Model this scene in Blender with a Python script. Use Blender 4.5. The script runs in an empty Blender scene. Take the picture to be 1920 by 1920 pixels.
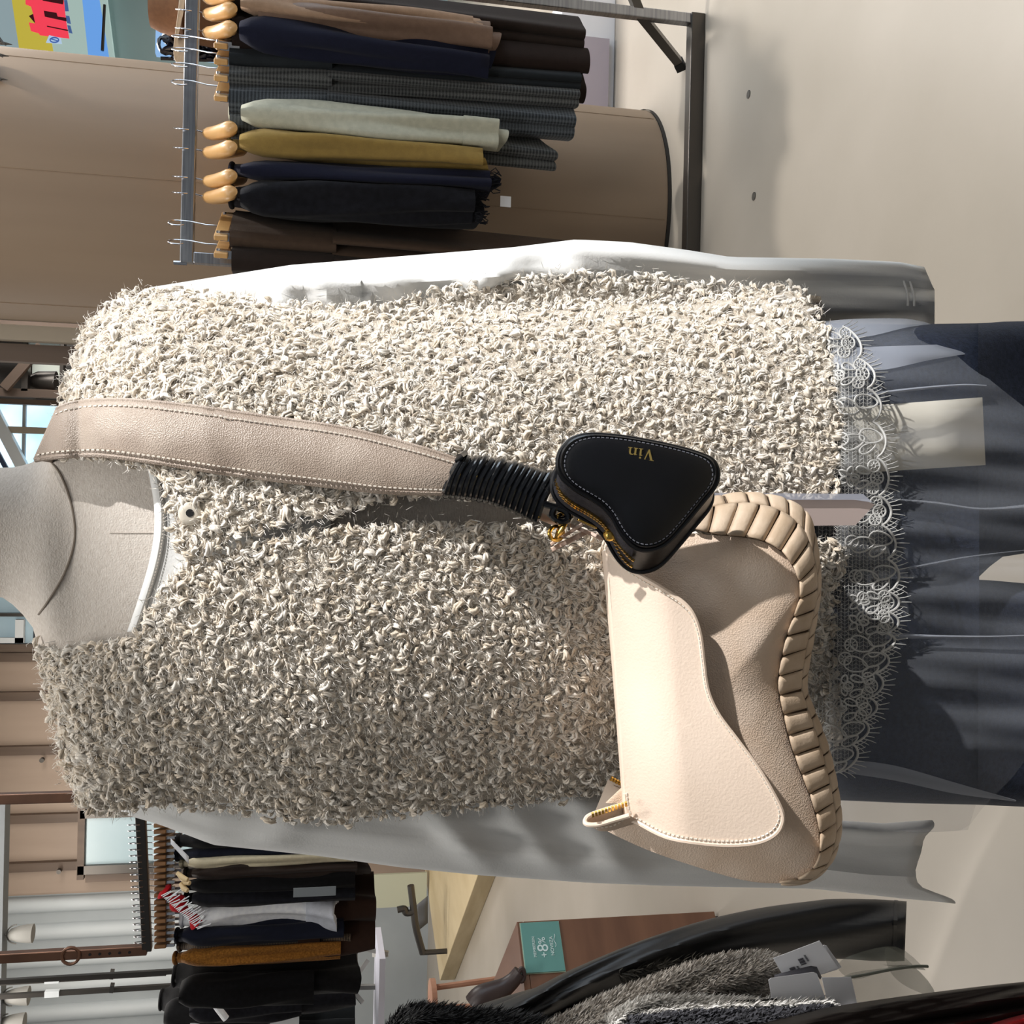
import bpy, math, random
import numpy as np
from mathutils import Vector, Matrix

# ---------------------------------------------------------------- camera, world, lights, exposure
H = 1.12
PITCH = math.radians(10.8)
ROLL = math.radians(1.3)
F = 1925.0
_f = np.array([0, math.cos(PITCH), -math.sin(PITCH)])
_u0 = np.array([0, math.sin(PITCH), math.cos(PITCH)])
_r0 = np.array([1.0, 0, 0])
_r = math.cos(ROLL) * _r0 + math.sin(ROLL) * _u0
_u = math.cos(ROLL) * _u0 - math.sin(ROLL) * _r0
C0 = np.array([0, 0, H])

sc = bpy.context.scene
col = sc.collection
cam_d = bpy.data.cameras.new('camera')
cam = bpy.data.objects.new('camera', cam_d)
col.objects.link(cam)
cx, cy, cz = -_u, _r, -_f          # the phone was turned: picture right is down in the room
cam.matrix_world = Matrix(((cx[0], cy[0], cz[0], 0), (cx[1], cy[1], cz[1], 0), (cx[2], cy[2], cz[2], H), (0, 0, 0, 1)))
cam_d.sensor_width = 36
cam_d.lens = F / 1920 * 36
cam_d.clip_start = 0.02
cam_d.clip_end = 100
sc.camera = cam

w = bpy.data.worlds.new('world'); sc.world = w; w.use_nodes = True
bg = w.node_tree.nodes['Background']
bg.inputs[0].default_value = (0.86, 0.93, 1.0, 1)
bg.inputs[1].default_value = 0.15
sc.view_settings.view_transform = 'Standard'
sc.view_settings.look = 'None'
sc.view_settings.gamma = 1
sc.view_settings.exposure = 0.0
sc.cycles.max_bounces = 4; sc.cycles.diffuse_bounces = 2; sc.cycles.glossy_bounces = 2; sc.cycles.transparent_max_bounces = 10
sc.cycles.adaptive_threshold = 0.05; sc.cycles.adaptive_min_samples = 24


def lamp(name, kind, loc, target, energy, color, **kw):
    d = bpy.data.lights.new(name, kind)
    d.energy = energy; d.color = color
    for k, v in kw.items(): setattr(d, k, v)
    o = bpy.data.objects.new(name, d); col.objects.link(o)
    o.location = loc
    o.rotation_euler = (Vector(target) - Vector(loc)).to_track_quat('-Z', 'Y').to_euler()
    return o


KEYD = Vector((0.70, -0.29, 0.65)).normalized()
kt = Vector((0.05, 0.79, 0.94))
lamp('window_sun_spot', 'SPOT', kt + KEYD * 3.6, kt, 820, (1.0, 0.985, 0.965), spot_size=math.radians(13), spot_blend=0.5, shadow_soft_size=0.03)
lamp('ceiling_spot_rack', 'SPOT', (1.72, 3.35, 3.4), (1.35, 2.3, 0.0), 230, (1.0, 0.95, 0.88), spot_size=math.radians(80), spot_blend=1.0, shadow_soft_size=0.06)
lamp('added_fill_front', 'AREA', (0.6, -0.6, 3.3), (0.6, 1.6, 0.0), 14, (1.0, 0.97, 0.93), shape='RECTANGLE', size=2.5, size_y=1.0)  # added overhead fill for the camera side, not a known fixture
lamp('added_fill_mid', 'AREA', (0.2, 2.3, 3.3), (0.2, 2.3, 0.0), 26, (1.0, 0.96, 0.91), shape='RECTANGLE', size=3.5, size_y=0.8)  # added soft fill to light the floor from above
lamp('added_fill_rear', 'AREA', (-2.6, 5.6, 3.3), (-2.6, 5.6, 0.0), 110, (1.0, 0.95, 0.89), shape='RECTANGLE', size=2.5, size_y=2.5)  # added fill over the rear left of the shop, no known panel there
lamp('added_fill_right', 'AREA', (2.6, 5.5, 3.3), (2.6, 5.5, 0.0), 260, (1.0, 0.96, 0.92), shape='RECTANGLE', size=2.5, size_y=2.5)  # added fill that brightens the floor beyond the rack
lamp('ceiling_panel_above', 'AREA', (-0.5, 0.55, 3.4), (-0.15, 0.9, 1.2), 26, (1.0, 0.97, 0.92), shape='RECTANGLE', size=0.6, size_y=0.6)
lamp('wall_washer', 'AREA', (-2.6, 8.0, 3.3), (-2.6, 9.3, 2.2), 42, (1.0, 0.94, 0.86), shape='RECTANGLE', size=4.0, size_y=0.3)
lamp('shop_window', 'AREA', (3.6, 2.0, 2.0), (0.2, 1.0, 1.1), 74, (0.76, 0.88, 1.0), shape='RECTANGLE', size=3.4, size_y=2.6)


# ---------------------------------------------------------------- helpers
def ray(x, y):
    return _f * F + (x - 960) * (-_u) + (960 - y) * _r


def P(x, y, Y):                    # the point at room depth Y that lies behind picture point (x, y)
    d = ray(x, y)
    return C0 + d * (Y / d[1])


def PZ(x, y, z):                   # the point at height z behind picture point (x, y)
    d = ray(x, y)
    return C0 + d * ((z - H) / d[2])


def pix(p):
    q = np.asarray(p, float) - C0
    s = F / q.dot(_f)
    return 960 - q.dot(_u) * s, 960 - q.dot(_r) * s


def it(x, xs, ys):
    return float(np.interp(x, xs, ys))


def sm(a, b, x):
    t = min(1, max(0, (x - a) / (b - a)))
    return t * t * (3 - 2 * t)


def cr(pts, n=6, closed=False):    # Catmull-Rom
    p = [np.asarray(q, float) for q in pts]
    N = len(p); out = []
    for i in range(N if closed else N - 1):
        a, b, c, d = (p[(i - 1) % N], p[i], p[(i + 1) % N], p[(i + 2) % N]) if closed else (p[max(i - 1, 0)], p[i], p[i + 1], p[min(i + 2, N - 1)])
        for k in range(n):
            t = k / n
            out.append(0.5 * (2 * b + (c - a) * t + (2 * a - 5 * b + 4 * c - d) * t * t + (3 * b - a - 3 * c + d) * t ** 3))
    if not closed: out.append(p[-1])
    return np.array(out)


def resample(pts, step, closed=False):
    p = np.array(pts, float)
    if closed: p = np.vstack([p, p[:1]])
    s = np.concatenate([[0], np.cumsum(np.linalg.norm(np.diff(p, axis=0), axis=1))])
    n = max(2, int(round(s[-1] / step)) + (0 if closed else 1))
    t = np.linspace(0, s[-1], n, endpoint=not closed)
    return np.array([[np.interp(a, s, p[:, k]) for k in range(p.shape[1])] for a in t])


def inpoly(pts, poly):
    pts = np.asarray(pts); poly = np.asarray(poly)
    x, y = pts[:, 0], pts[:, 1]
    r = np.zeros(len(pts), bool)
    j = len(poly) - 1
    for i in range(len(poly)):
        xi, yi = poly[i]; xj, yj = poly[j]
        c = ((yi > y) != (yj > y)) & (x < (xj - xi) * (y - yi) / ((yj - yi) if yj != yi else 1e-9) + xi)
        r ^= c
        j = i
    return r


class MB:
    def __init__(s): s.v = []; s.f = []

    def add(s, v, f):
        o = len(s.v); s.v.extend([tuple(map(float, q)) for q in v]); s.f.extend([[o + i for i in q] for q in f]); return s

    def box(s, c, sz, ax=None):
        ax = np.eye(3) if ax is None else np.asarray(ax, float)
        v = [np.asarray(c) + ax[0] * sz[0] / 2 * a + ax[1] * sz[1] / 2 * b + ax[2] * sz[2] / 2 * d for a in (-1, 1) for b in (-1, 1) for d in (-1, 1)]
        return s.add(v, [[0, 1, 3, 2], [4, 6, 7, 5], [0, 4, 5, 1], [2, 3, 7, 6], [0, 2, 6, 4], [1, 5, 7, 3]])

    def bar(s, a, b, w_, h_, up=(0, 0, 1)):
        a = np.asarray(a, float); b = np.asarray(b, float); d = b - a; L = np.linalg.norm(d); d = d / L
        u = np.asarray(up, float)
        if abs(d.dot(u)) > .95: u = np.array([0, 1.0, 0])
        x = np.cross(d, u); x /= np.linalg.norm(x); u = np.cross(x, d)
        return s.box((a + b) / 2, (L, w_, h_), (d, x, u))

    def tube(s, pts, r, n=8, closed=False, flat=None, caps=True):
        p = [np.asarray(q, float) for q in pts]; N = len(p)
        rr = [r] * N if np.isscalar(r) else list(r)
        t = []
        for i in range(N):
            a = p[(i + 1) % N] if closed or i < N - 1 else p[i]
            b = p[(i - 1) % N] if closed or i > 0 else p[i]
            d = a - b; t.append(d / (np.linalg.norm(d) + 1e-12))
        ref = np.array([0, 0, 1.0]) if abs(t[0][2]) < .9 else np.array([1.0, 0, 0])
        nrm = np.cross(t[0], ref); nrm /= np.linalg.norm(nrm)
        v = []
        for i in range(N):
            nrm = nrm - t[i] * nrm.dot(t[i]); nrm /= (np.linalg.norm(nrm) + 1e-12)
            b = np.cross(t[i], nrm)
            for k in range(n):
                a = 2 * math.pi * k / n
                v.append(p[i] + rr[i] * (nrm * math.cos(a) + b * math.sin(a)))
        f = []
        for i in range(N if closed else N - 1):
            j = (i + 1) % N
            for k in range(n):
                l = (k + 1) % n
                f.append([i * n + k, j * n + k, j * n + l, i * n + l])
        if caps and not closed:
            f.append(list(range(n))[::-1]); f.append([(N - 1) * n + k for k in range(n)])
        return s.add(v, f)

    def loft(s, rings, closed=True, caps=True):
        n = len(rings[0]); v = [q for r_ in rings for q in r_]; f = []
        for i in range(len(rings) - 1):
            for k in range(n if closed else n - 1):
                l = (k + 1) % n
                f.append([i * n + k, i * n + l, (i + 1) * n + l, (i + 1) * n + k])
        if caps and closed:
            f.append(list(range(n))[::-1]); f.append([(len(rings) - 1) * n + k for k in range(n)])
        return s.add(v, f)

    def fan(s, rings, centre):      # rings from rim to centre
        n = len(rings[0]); v = [q for r_ in rings for q in r_] + [centre]; f = []
        for i in range(len(rings) - 1):
            for k in range(n):
                l = (k + 1) % n
                f.append([i * n + k, i * n + l, (i + 1) * n + l, (i + 1) * n + k])
        m = (len(rings) - 1) * n
        for k in range(n): f.append([m + k, m + (k + 1) % n, len(v) - 1])
        return s.add(v, f)

    def build(s, name, m, parent=None, smooth=True, angle=40, solid=0, bev=0, sub=0):
        me = bpy.data.meshes.new(name)
        me.from_pydata(s.v, [], s.f)
        return finish(me, name, m, parent, smooth, angle, solid, bev, sub)


def finish(me, name, m, parent=None, smooth=True, angle=40, solid=0, bev=0, sub=0):
    me.validate(clean_customdata=False)
    o = bpy.data.objects.new(name, me); col.objects.link(o)
    me.materials.append(m)
    import bmesh
    if len(me.polygons) < 60000:
        bm = bmesh.new(); bm.from_mesh(me)
        bmesh.ops.recalc_face_normals(bm, faces=bm.faces)
        bm.to_mesh(me); bm.free()
    if smooth:
        me.polygons.foreach_set('use_smooth', [True] * len(me.polygons))
        if angle and len(me.polygons) < 60000: me.set_sharp_from_angle(angle=math.radians(angle))
    if bev:
        b = o.modifiers.new('bevel', 'BEVEL'); b.width = bev; b.segments = 2; b.limit_method = 'ANGLE'
    if solid:
        b = o.modifiers.new('solid', 'SOLIDIFY'); b.thickness = solid; b.offset = 0
    if sub:
        b = o.modifiers.new('sub', 'SUBSURF'); b.levels = sub; b.render_levels = sub
    if parent: attach(o, parent)
    return o


def attach(o, p):
    o.parent = p
    o.matrix_parent_inverse = p.matrix_basis.inverted()


def thing(name, label, cat, loc=(0, 0, 0), group=None):
    o = bpy.data.objects.new(name, None); col.objects.link(o)
    o.location = [float(q) for q in loc]; o.empty_display_size = .05
    return tag(o, label, cat, group)


def tag(o, label, cat, group=None):
    o['label'] = label; o['category'] = cat
    if group: o['group'] = group
    return o


def struct(o): o['kind'] = 'structure'; return o


def stuff(o): o['kind'] = 'stuff'; return o


def fastmesh(name, V, Q, m, parent=None, smooth=True, attr=None):   # V (n,3), Q (m,4) or (m,3) numpy
    me = bpy.data.meshes.new(name)
    k = Q.shape[1]
    me.vertices.add(len(V)); me.vertices.foreach_set('co', np.ascontiguousarray(V, np.float32).ravel())
    me.loops.add(Q.size); me.loops.foreach_set('vertex_index', np.ascontiguousarray(Q, np.int32).ravel())
    me.polygons.add(len(Q)); me.polygons.foreach_set('loop_start', np.arange(0, Q.size, k, dtype=np.int32))
    if attr is not None:
        a = me.attributes.new('tone', 'FLOAT', 'POINT'); a.data.foreach_set('value', np.ascontiguousarray(attr, np.float32))
    me.update(calc_edges=True)
    if smooth: me.polygons.foreach_set('use_smooth', np.ones(len(Q), bool))
    o = bpy.data.objects.new(name, me); col.objects.link(o); me.materials.append(m)
    if parent: attach(o, parent)
    return o


# ---------------------------------------------------------------- materials
def srgb(r, g, b):
    return tuple(((c / 255) / 12.92 if c / 255 <= .04045 else ((c / 255 + .055) / 1.055) ** 2.4) for c in (r, g, b)) + (1,)


MATS = {}


def mat(name, c, rough=.6, metal=0, c2=None, scale=20, stretch=(1, 1, 1), bump=0, bscale=None, detail=4, spec=.5, sheen=0, coat=0, alpha=1, kind='noise', emit=0, attr=False, bstretch=None, trans=0, lo=.35, hi=.65, sss=0):
    if name in MATS: return MATS[name]
    m = bpy.data.materials.new(name); m.use_nodes = True; MATS[name] = m
    nt = m.node_tree; N = nt.nodes; L = nt.links
    b = N['Principled BSDF']
    b.inputs['Base Color'].default_value = c
    b.inputs['Roughness'].default_value = rough
    b.inputs['Metallic'].default_value = metal
    b.inputs['Specular IOR Level'].default_value = spec
    if sheen:
        b.inputs['Sheen Weight'].default_value = sheen; b.inputs['Sheen Roughness'].default_value = .5
    if coat:
        b.inputs['Coat Weight'].default_value = coat; b.inputs['Coat Roughness'].default_value = .12
    if trans: b.inputs['Transmission Weight'].default_value = trans
    if emit:
        b.inputs['Emission Color'].default_value = c; b.inputs['Emission Strength'].default_value = emit
    if alpha < 1: b.inputs['Alpha'].default_value = alpha
    tc = N.new('ShaderNodeTexCoord')

    def tex(k, sc_, st, det):
        mp = N.new('ShaderNodeMapping'); mp.inputs['Scale'].default_value = st
        L.new(tc.outputs['Object'], mp.inputs['Vector'])
        if k == 'voronoi':
            t = N.new('ShaderNodeTexVoronoi'); t.inputs['Scale'].default_value = sc_; o = t.outputs['Distance']
        elif k == 'wave':
            t = N.new('ShaderNodeTexWave'); t.inputs['Scale'].default_value = sc_; t.inputs['Distortion'].default_value = 4; t.inputs['Detail'].default_value = det; t.inputs['Detail Scale'].default_value = 1.5; o = t.outputs['Fac']
        else:
            t = N.new('ShaderNodeTexNoise'); t.inputs['Scale'].default_value = sc_; t.inputs['Detail'].default_value = det; o = t.outputs['Fac']
        L.new(mp.outputs['Vector'], t.inputs['Vector'])
        return o
    if c2 is not None:
        if attr:
            a = N.new('ShaderNodeAttribute'); a.attribute_name = 'tone'; fac = a.outputs['Fac']
        else:
            t = tex(kind, scale, stretch, detail)
            rm = N.new('ShaderNodeMapRange'); rm.inputs['From Min'].default_value = lo; rm.inputs['From Max'].default_value = hi
            L.new(t, rm.inputs['Value']); fac = rm.outputs['Result']
        mx = N.new('ShaderNodeMix'); mx.data_type = 'RGBA'
        mx.inputs[6].default_value = c; mx.inputs[7].default_value = c2
        L.new(fac, mx.inputs[0]); L.new(mx.outputs[2], b.inputs['Base Color'])
        if emit: L.new(mx.outputs[2], b.inputs['Emission Color'])
    if bump:
        t = tex('voronoi' if kind == 'voronoi' else 'noise', bscale or scale, bstretch or (1, 1, 1), 3)
        bp = N.new('ShaderNodeBump'); bp.inputs['Strength'].default_value = bump; bp.inputs['Distance'].default_value = .002
        L.new(t, bp.inputs['Height']); L.new(bp.outputs['Normal'], b.inputs['Normal'])
    return m


def cloth(name, rgb, rgb2=None, rough=.9, sheen=.04, bump=.35, scale=420, **k):
    c = srgb(*rgb); c2 = srgb(*(rgb2 or tuple(min(255, int(q * 1.06 + 1)) for q in rgb)))
    return mat(name, c, rough, c2=c2, scale=k.pop('cscale', 60), bump=bump, bscale=scale, sheen=sheen, spec=.2, **k)


M_fleece = mat('fleece', srgb(231, 215, 193), .95, c2=srgb(250, 245, 237), attr=True, sheen=.3, spec=.15)
M_fleece_base = mat('fleece_base', srgb(190, 178, 162), .95, c2=srgb(214, 204, 190), scale=200, bump=.6, bscale=500, spec=.1)
M_linen = mat('linen', srgb(206, 196, 186), .9, c2=srgb(222, 214, 205), scale=260, stretch=(1, 1, 4), bump=.35, bscale=700, spec=.15)
M_seamlight = mat('seam_light', srgb(204, 194, 184), .85)
M_seam = mat('seam_thread', srgb(150, 138, 126), .8)
M_tee = mat('white_cotton', srgb(236, 236, 234), .9, c2=srgb(228, 228, 226), scale=8, bump=.12, bscale=500, sheen=.2, spec=.2)
M_leather = mat('beige_leather', srgb(226, 204, 184), .55, c2=srgb(216, 192, 170), scale=30, kind='voronoi', bump=.24, bscale=820, spec=.4)
M_leather_flap = mat('beige_leather_smooth', srgb(236, 216, 198), .55, c2=srgb(230, 209, 190), scale=14, bump=.16, bscale=520, spec=.35)
M_strap = mat('grey_beige_leather', srgb(178, 162, 148), .42, c2=srgb(164, 147, 133), scale=30, kind='voronoi', bump=.3, bscale=900, spec=.5)
M_braid = mat('braid_leather', srgb(206, 184, 160), .6, c2=srgb(188, 164, 138), scale=40, bump=.15, bscale=500)
M_braid_dark = mat('braid_core', srgb(96, 76, 58), .8)
M_edge = mat('leather_edge', srgb(238, 216, 196), .5)
M_stitch = mat('cream_thread', srgb(236, 226, 212), .7)
M_black_leather = mat('black_leather', srgb(9, 10, 14), .34, c2=srgb(13, 14, 19), scale=20, bump=.05, bscale=300, spec=.5)
M_black_side = mat('black_tape', srgb(26, 25, 32), .7, c2=srgb(40, 38, 46), scale=300, bump=.3, bscale=600)
M_cord = mat('black_cord', srgb(8, 9, 12), .18, coat=.5)
M_grey_thread = mat('grey_thread', srgb(120, 122, 132), .6)
M_gold = mat('gold_metal', srgb(226, 184, 96), .22, metal=1)
M_gold_print = mat('gold_foil', srgb(214, 186, 110), .35, metal=.7)
M_pink = mat('pink_leather', srgb(220, 190, 172), .5)
M_denim = mat('navy_denim', srgb(30, 38, 54), .9, c2=srgb(42, 50, 70), scale=260, bump=.35, bscale=700, spec=.2, sheen=.1)
M_lace = mat('lace_thread', srgb(196, 195, 192), .85)
M_steel = mat('brushed_steel', srgb(176, 178, 182), .32, metal=1, c2=srgb(150, 152, 158), scale=6, stretch=(1, 1, 30))
M_gun = mat('dark_steel', srgb(92, 88, 84), .4, metal=.9)
M_chrome = mat('chrome_wire', srgb(200, 200, 204), .2, metal=1)
M_hanger = mat('hanger_wood', srgb(214, 170, 112), .4, c2=srgb(196, 150, 92), scale=9, stretch=(1, .15, 1), coat=.25)
M_rubber = mat('black_rubber', srgb(22, 22, 24), .7)
M_paper = mat('white_card', srgb(238, 240, 246), .6)
M_ink = mat('ink', srgb(84, 84, 92), .7)
M_card = mat('cream_card', srgb(226, 220, 206), .7)


def sheer(name, rgb, opacity):
    if name in MATS: return MATS[name]
    m = bpy.data.materials.new(name); m.use_nodes = True; MATS[name] = m
    nt = m.node_tree; b = nt.nodes['Principled BSDF']
    b.inputs['Base Color'].default_value = srgb(*rgb); b.inputs['Roughness'].default_value = .8
    b.inputs['Specular IOR Level'].default_value = .2; b.inputs['Sheen Weight'].default_value = .3
    tr = nt.nodes.new('ShaderNodeBsdfTransparent'); mx = nt.nodes.new('ShaderNodeMixShader')
    mx.inputs[0].default_value = opacity
    out = [n for n in nt.nodes if n.type == 'OUTPUT_MATERIAL'][0]
    nt.links.new(tr.outputs[0], mx.inputs[1]); nt.links.new(b.outputs[0], mx.inputs[2]); nt.links.new(mx.outputs[0], out.inputs[0])
    return m


M_tulle = sheer('white_tulle', (206, 212, 224), .13)
M_tulle2 = sheer('white_tulle_double', (206, 212, 224), .18)
M_lacefill = sheer('lace_ground', (200, 200, 198), .2)
M_net = sheer('olive_net', (150, 152, 140), .42)
M_film = sheer('clear_film', (210, 214, 230), .5)

# ================================================================ SETTING
mb = MB(); mb.box((-0.5, 4.0, -.05), (19, 17, .1))
M_floor = mat('polished_screed', srgb(166, 157, 144), .38, c2=srgb(180, 171, 159), scale=1.6, detail=8, bump=.03, bscale=90, spec=.35, lo=.3, hi=.7)
struct(mb.build('floor', M_floor, smooth=False))
M_spot = mat('floor_inset', srgb(88, 84, 78), .5)
fl = bpy.data.objects['floor']
for (x, y) in ((1404, 177), (1414, 368)):
    c = PZ(x, y, 0)
    m = MB(); m.tube([(c[0], c[1], -.002), (c[0], c[1], .002)], .011, 20)
    m.build('anchor_cap', M_spot, fl)

M_ceil = mat('ceiling_paint', srgb(150, 150, 148), .9)
mb = MB(); mb.box((-0.5, 4.0, 4.15), (19, 17, .1)); struct(mb.build('ceiling', M_ceil, smooth=False))
M_ply = mat('plywood', srgb(174, 154, 137), .6, c2=srgb(158, 138, 122), scale=5, stretch=(1, 1, .12), bump=.05, bscale=60, lo=.25, hi=.75)
M_ply2 = mat('column_veneer', srgb(154, 133, 111), .6, c2=srgb(137, 116, 95), scale=4, stretch=(1.2, 1.2, .10), bump=.05, bscale=60, lo=.25, hi=.75)
M_trimw = mat('brown_frame', srgb(104, 86, 72), .55, c2=srgb(90, 74, 62), scale=12, stretch=(1, 1, .1))
M_palewood = mat('pale_trim', srgb(172, 160, 142), .6)
M_greywall = mat('grey_panel', srgb(176, 182, 184), .6, c2=srgb(166, 172, 175), scale=2)
M_ribwall = mat('ribbed_panel', srgb(206, 212, 214), .5, c2=srgb(196, 202, 205), scale=2, stretch=(1, 1, .1))
M_darkbrown = mat('dark_soffit', srgb(44, 40, 36), .7)
YW = 9.3


def wallbox(name, x0, x1, y0, y1, Y, th, m, parent=None, smooth=False):
    """a flat panel spanning picture rows y0..y1 (room left-right) and columns x0..x1 (room top-bottom) at depth Y"""
    a = P(x0, (y0 + y1) / 2, Y); b = P(x1, (y0 + y1) / 2, Y)
    l = P((x0 + x1) / 2, y1, Y); r_ = P((x0 + x1) / 2, y0, Y)
    k = MB(); k.box(((l[0] + r_[0]) / 2, Y + th / 2, (a[2] + b[2]) / 2), (abs(r_[0] - l[0]), th, abs(a[2] - b[2])))
    return k.build(name, m, parent, smooth)


# back wall : base wall with boards
def xat(y, Y, x=150): return P(x, y, Y)[0]


XL0, XL1 = xat(1690, YW), xat(1215, YW)
mb = MB(); mb.box(((-9.5 + XL0) / 2, YW + .35, 2.05), (XL0 + 9.5, .1, 4.1))
wl = struct(mb.build('wall_left', M_greywall, smooth=False))
mb = MB(); mb.box(((XL0 + XL1) / 2, YW + .3, 2.05), (XL1 - XL0, .2, 4.1))
wb = struct(mb.build('wall_back', M_ply, smooth=False))
ys = [1215, 1236, 1310, 1412, 1541, 1632, 1690]
for a, b in zip(ys[:-1], ys[1:]):      # plywood boards between the frame strips
    X0, X1 = xat(b, YW) + .02, xat(a, YW) - .02
    k = MB(); k.box(((X0 + X1) / 2, YW + .19, 2.05), (X1 - X0, .02, 4.0)); k.build('panel', M_ply, wb, False)
for y in ys[1:-1]:
    k = MB(); k.box((xat(y, YW), YW + .16, 2.05), (.075, .08, 4.0)); k.build('post', M_trimw, wb, False)
for (x, y) in ((80, 1424), (112, 1632)):
    p = P(x, y, YW + .1); k = MB(); k.tube([p, p + np.array([0, -.04, 0])], .02, 10); k.build('peg', M_gun, wb)
# ribs of the light wall
for i in range(16):
    X = XL0 - .12 - i * .24
    k = MB(); k.tube([(X, YW + .31, 1.45), (X, YW + .31, 4.05)], .075, 12); k.build('rib', M_ribwall, wl)
# wall window left of the neck and the high window behind the strap
M_skyglass = mat('window_sky', srgb(150, 214, 250), .1, emit=1.25, c2=srgb(238, 250, 255), scale=1.6)
M_greyglass = mat('window_glass_grey', srgb(150, 170, 178), .1, c2=srgb(176, 192, 198), scale=1.2, emit=.35)
M_whitemetal = mat('white_metal', srgb(224, 228, 230), .4)
Yb = YW + .1
w1 = struct(thing('window_1', '', 'window', P(50, 1180, Yb))); del w1['label'], w1['category']
wallbox('pane', -60, 62, 1118, 1212, Yb + .1, .02, M_greyglass, w1)
wallbox('frame', -60, 62, 1208, 1218, Yb, .08, M_trimw, w1)
wallbox('frame', -60, 62, 1150, 1156, Yb, .08, M_gun, w1)
wallbox('mullion', 28, 44, 1162, 1206, Yb, .05, M_whitemetal, w1)
wallbox('mullion', -60, 44, 1196, 1206, Yb, .05, M_whitemetal, w1)
w2 = struct(thing('window_2', '', 'window', P(60, 800, Yb))); del w2['label'], w2['category']
wallbox('pane', -80, 160, 752, 880, Yb + .1, .02, M_skyglass, w2)
wallbox('frame', -80, 160, 738, 758, Yb, .08, M_trimw, w2)
wallbox('mullion', -80, 160, 800, 812, Yb, .08, M_palewood, w2)
wallbox('mullion', 41, 47, 758, 880, Yb + .05, .04, M_greywall, w2)
k = MB(); k.bar(P(-15, 765, Yb), P(55, 900, Yb), .09, .09); k.build('brace', M_whitemetal, w2, False)
k = MB(); k.bar(P(-10, 838, Yb - .05), P(26, 905, Yb - .05), .035, .035); k.build('brace', mat('blue_steel', srgb(60, 72, 100), .5), w2, False)
mb = MB(); X0, X1 = xat(1116, YW), xat(882, YW); mb.box(((X0 + X1) / 2, YW + .35, 2.05), (X1 - X0, .1, 4.1)); struct(mb.build('wall_back_middle', M_greywall, smooth=False))
mb = MB(); X0, X1 = XL1, xat(590, YW); mb.box(((X0 + X1) / 2, YW + .45, 1.2), (X1 - X0, .1, 2.4)); struct(mb.build('wall_back_lower', M_greywall, smooth=False))
# dark soffit and glazed cabinets right of the strap
so = thing('display_cabinet', 'dark high cabinet with glass fronts between the round column and the bright window', 'cabinet', P(150, 680, 6.2))
Yc = 6.2
wallbox('back_panel', -120, 420, 600, 752, Yc + .5, .03, M_darkbrown, so)
wallbox('soffit', -120, 42, 630, 735, Yc + .1, .3, M_darkbrown, so)
for (a, b, c, d, mm) in ((-120, 420, 602, 622, M_trimw), (-120, 420, 620, 634, M_darkbrown), (-120, 420, 676, 684, M_gun), (-120, 420, 733, 748, M_trimw), (40, 52, 684, 733, M_gun), (112, 119, 634, 733, M_gun)):
    wallbox('frame', a, b, c, d, Yc, .06, mm, so)
k = MB(); k.bar(P(78, 648, Yc - .02), P(8, 728, Yc - .02), .04, .05); k.build('brace', M_trimw, so, False)
wallbox('glass_panel', 60, 112, 684, 733, Yc + .2, .01, mat('cabinet_light', srgb(220, 226, 214), .3, emit=.3), so)
wallbox('glass_panel', 42, 112, 634, 676, Yc + .2, .01, mat('cabinet_glass', srgb(104, 112, 110), .2), so)
k = MB(); p = P(78, 716, Yc + .1); k.loft([[p + np.array([dx, 0.03 * math.sin(a), 0]) * 0 + np.array([r_ * math.cos(a), r_ * math.sin(a), z]) for a in np.linspace(0, 2 * math.pi, 14, endpoint=False)] for (r_, z, dx) in ((.03, .08, 0), (.06, .02, 0), (.065, -.08, 0))])
k.build('lamp_head', M_gun, so)

# round plywood column
cc = (1.03, 3.64); RC = .43
mb = MB()
n = 72
mb.loft([[(cc[0] + RC * math.cos(2 * math.pi * i / n), cc[1] + RC * math.sin(2 * math.pi * i / n), z) for i in range(n)] for z in (0.012, 1.1, 2.2, 4.1)], caps=False)
column = tag(mb.build('round_column', M_ply2), 'round plywood clad column behind the right clothes rack', 'column')
mb = MB(); mb.loft([[(cc[0] + (RC + .004) * math.cos(2 * math.pi * i / n), cc[1] + (RC + .004) * math.sin(2 * math.pi * i / n), z) for i in range(n)] for z in (0.0, .012)], caps=False)
mb.build('base_ring', M_darkbrown, column)
for a in (200, 262, 318):
    a = math.radians(a); k = MB(); k.bar((cc[0] + RC * math.cos(a), cc[1] + RC * math.sin(a), .02), (cc[0] + RC * math.cos(a), cc[1] + RC * math.sin(a), 4.0), .0025, .002); k.build('veneer_joint', mat('joint', srgb(144, 122, 99), .7), column, False)
# pale strip beside the column
mb = MB(); X = .565; mb.box((X, 3.72, 2.0), (.05, .05, 4.0)); tag(mb.build('corner_batten', M_palewood, smooth=False), 'pale upright batten along the left edge of the round column', 'trim')
mb = MB(); mb.box((X - .06, 3.78, 2.0), (.06, .05, 4.0)); tag(mb.build('corner_batten', M_trimw, smooth=False), 'brown upright batten left of the pale batten by the column', 'trim')
# antler-like dark twigs fixed high on the column
for i, (x, y, lab) in enumerate(((8, 74, 'upper'), (2, 96, 'middle'), (0, 140, 'lower'))):
    p = P(x, y, 3.20 + .04 * i); k = MB()
    for j in range(4):
        a = -.6 + .4 * j; k.tube([p + np.array([0.05, 0.02, .05]), p + np.array([.02 * math.sin(a * 3), -.02, .01 * j]), p + np.array([-.03 * math.cos(a), -.03, -.03 + .016 * j])], [.006, .006, .001], 6)
    tag(k.build('dark_hair_clip', M_gun), 'small dark metal clip at the column top, %s of three' % lab, 'clip')

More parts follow.
